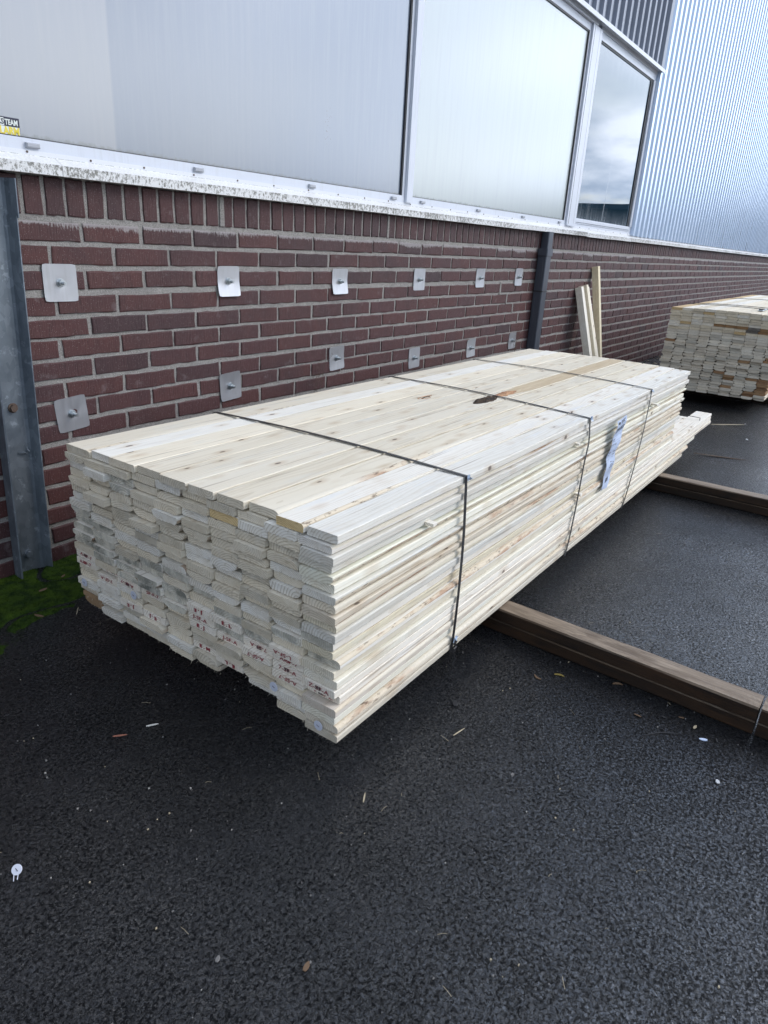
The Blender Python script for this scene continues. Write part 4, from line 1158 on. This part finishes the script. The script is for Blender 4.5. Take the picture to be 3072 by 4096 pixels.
# ------------------------------------------------------------------ light
SUN_EL, SUN_AZ = 38, (.62, -.78)     # direction towards the sun (x, y)
w = bpy.data.worlds.new('World'); scene.world = w; w.use_nodes = True; nt = w.node_tree; nt.nodes.clear()
N = nt.nodes.new; Lk = nt.links.new
out = N('ShaderNodeOutputWorld'); bg = N('ShaderNodeBackground'); Lk(bg.outputs[0], out.inputs[0]); bg.inputs['Strength'].default_value = .13
sky = N('ShaderNodeTexSky'); sky.sky_type = 'NISHITA'; sky.sun_disc = False; sky.sun_elevation = R(SUN_EL)
sky.sun_rotation = math.atan2(SUN_AZ[0], SUN_AZ[1]); sky.air_density = 1.0; sky.dust_density = 1.5
tc = N('ShaderNodeTexCoord'); sp = N('ShaderNodeSeparateXYZ'); Lk(tc.outputs['Generated'], sp.inputs[0])
def wm(op, a, b=None, clamp=False):
    nd = N('ShaderNodeMath'); nd.operation = op; nd.use_clamp = clamp
    for i, v in enumerate((a, b)):
        if v is None: continue
        if isinstance(v, bpy.types.NodeSocket): Lk(v, nd.inputs[i])
        else: nd.inputs[i].default_value = v
    return nd.outputs[0]
den = wm('ADD', wm('MAXIMUM', sp.outputs[2], 0.0), .22)
cb = N('ShaderNodeCombineXYZ'); Lk(wm('DIVIDE', sp.outputs[0], den), cb.inputs[0]); Lk(wm('DIVIDE', sp.outputs[1], den), cb.inputs[1]); cb.inputs[2].default_value = 1.3
ns = N('ShaderNodeTexNoise'); Lk(cb.outputs[0], ns.inputs['Vector']); ns.inputs['Scale'].default_value = 1.25; ns.inputs['Detail'].default_value = 7; ns.inputs['Roughness'].default_value = .55
ns2 = N('ShaderNodeTexNoise'); Lk(cb.outputs[0], ns2.inputs['Vector']); ns2.inputs['Scale'].default_value = 2.6; ns2.inputs['Detail'].default_value = 6
cov = N('ShaderNodeMapRange'); Lk(ns.outputs['Fac'], cov.inputs[0]); cov.inputs[1].default_value = .36; cov.inputs[2].default_value = .52
shd = N('ShaderNodeMapRange'); Lk(ns2.outputs['Fac'], shd.inputs[0]); shd.inputs[1].default_value = .38; shd.inputs[2].default_value = .62
cmx = N('ShaderNodeMix'); cmx.data_type = 'RGBA'; Lk(shd.outputs[0], cmx.inputs[0]); cmx.inputs[6].default_value = (4.3, 5.3, 7.0, 1); cmx.inputs[7].default_value = (9.3, 10.2, 11.8, 1)
mx = N('ShaderNodeMix'); mx.data_type = 'RGBA'; Lk(cov.outputs[0], mx.inputs[0]); Lk(sky.outputs[0], mx.inputs[6]); Lk(cmx.outputs[2], mx.inputs[7])
dn = N('ShaderNodeVectorMath'); dn.operation = 'DOT_PRODUCT'; Lk(tc.outputs['Generated'], dn.inputs[0]); dn.inputs[1].default_value = (.88, -.42, .22)
gl = wm('POWER', wm('MAXIMUM', dn.outputs['Value'], 0.0), 2.0)
vs = N('ShaderNodeVectorMath'); vs.operation = 'SCALE'; Lk(mx.outputs[2], vs.inputs[0]); Lk(wm('ADD', wm('MULTIPLY', gl, 1.6), .80), vs.inputs['Scale'])
Lk(vs.outputs[0], bg.inputs['Color'])
sl = bpy.data.lights.new('sun', 'SUN'); so = bpy.data.objects.new('sun', sl); col.objects.link(so)
sl.energy = .9; sl.angle = R(18); sl.color = (1, .95, .88)
h = math.cos(R(SUN_EL)); d = Vector((SUN_AZ[0] * h, SUN_AZ[1] * h, math.sin(R(SUN_EL)))).normalized()
so.rotation_euler = d.to_track_quat('Z', 'Y').to_euler(); so.location = (0, 0, 12)
scene.view_settings.view_transform = 'Standard'; scene.view_settings.look = 'None'; scene.view_settings.exposure = 0.16; scene.view_settings.gamma = 1
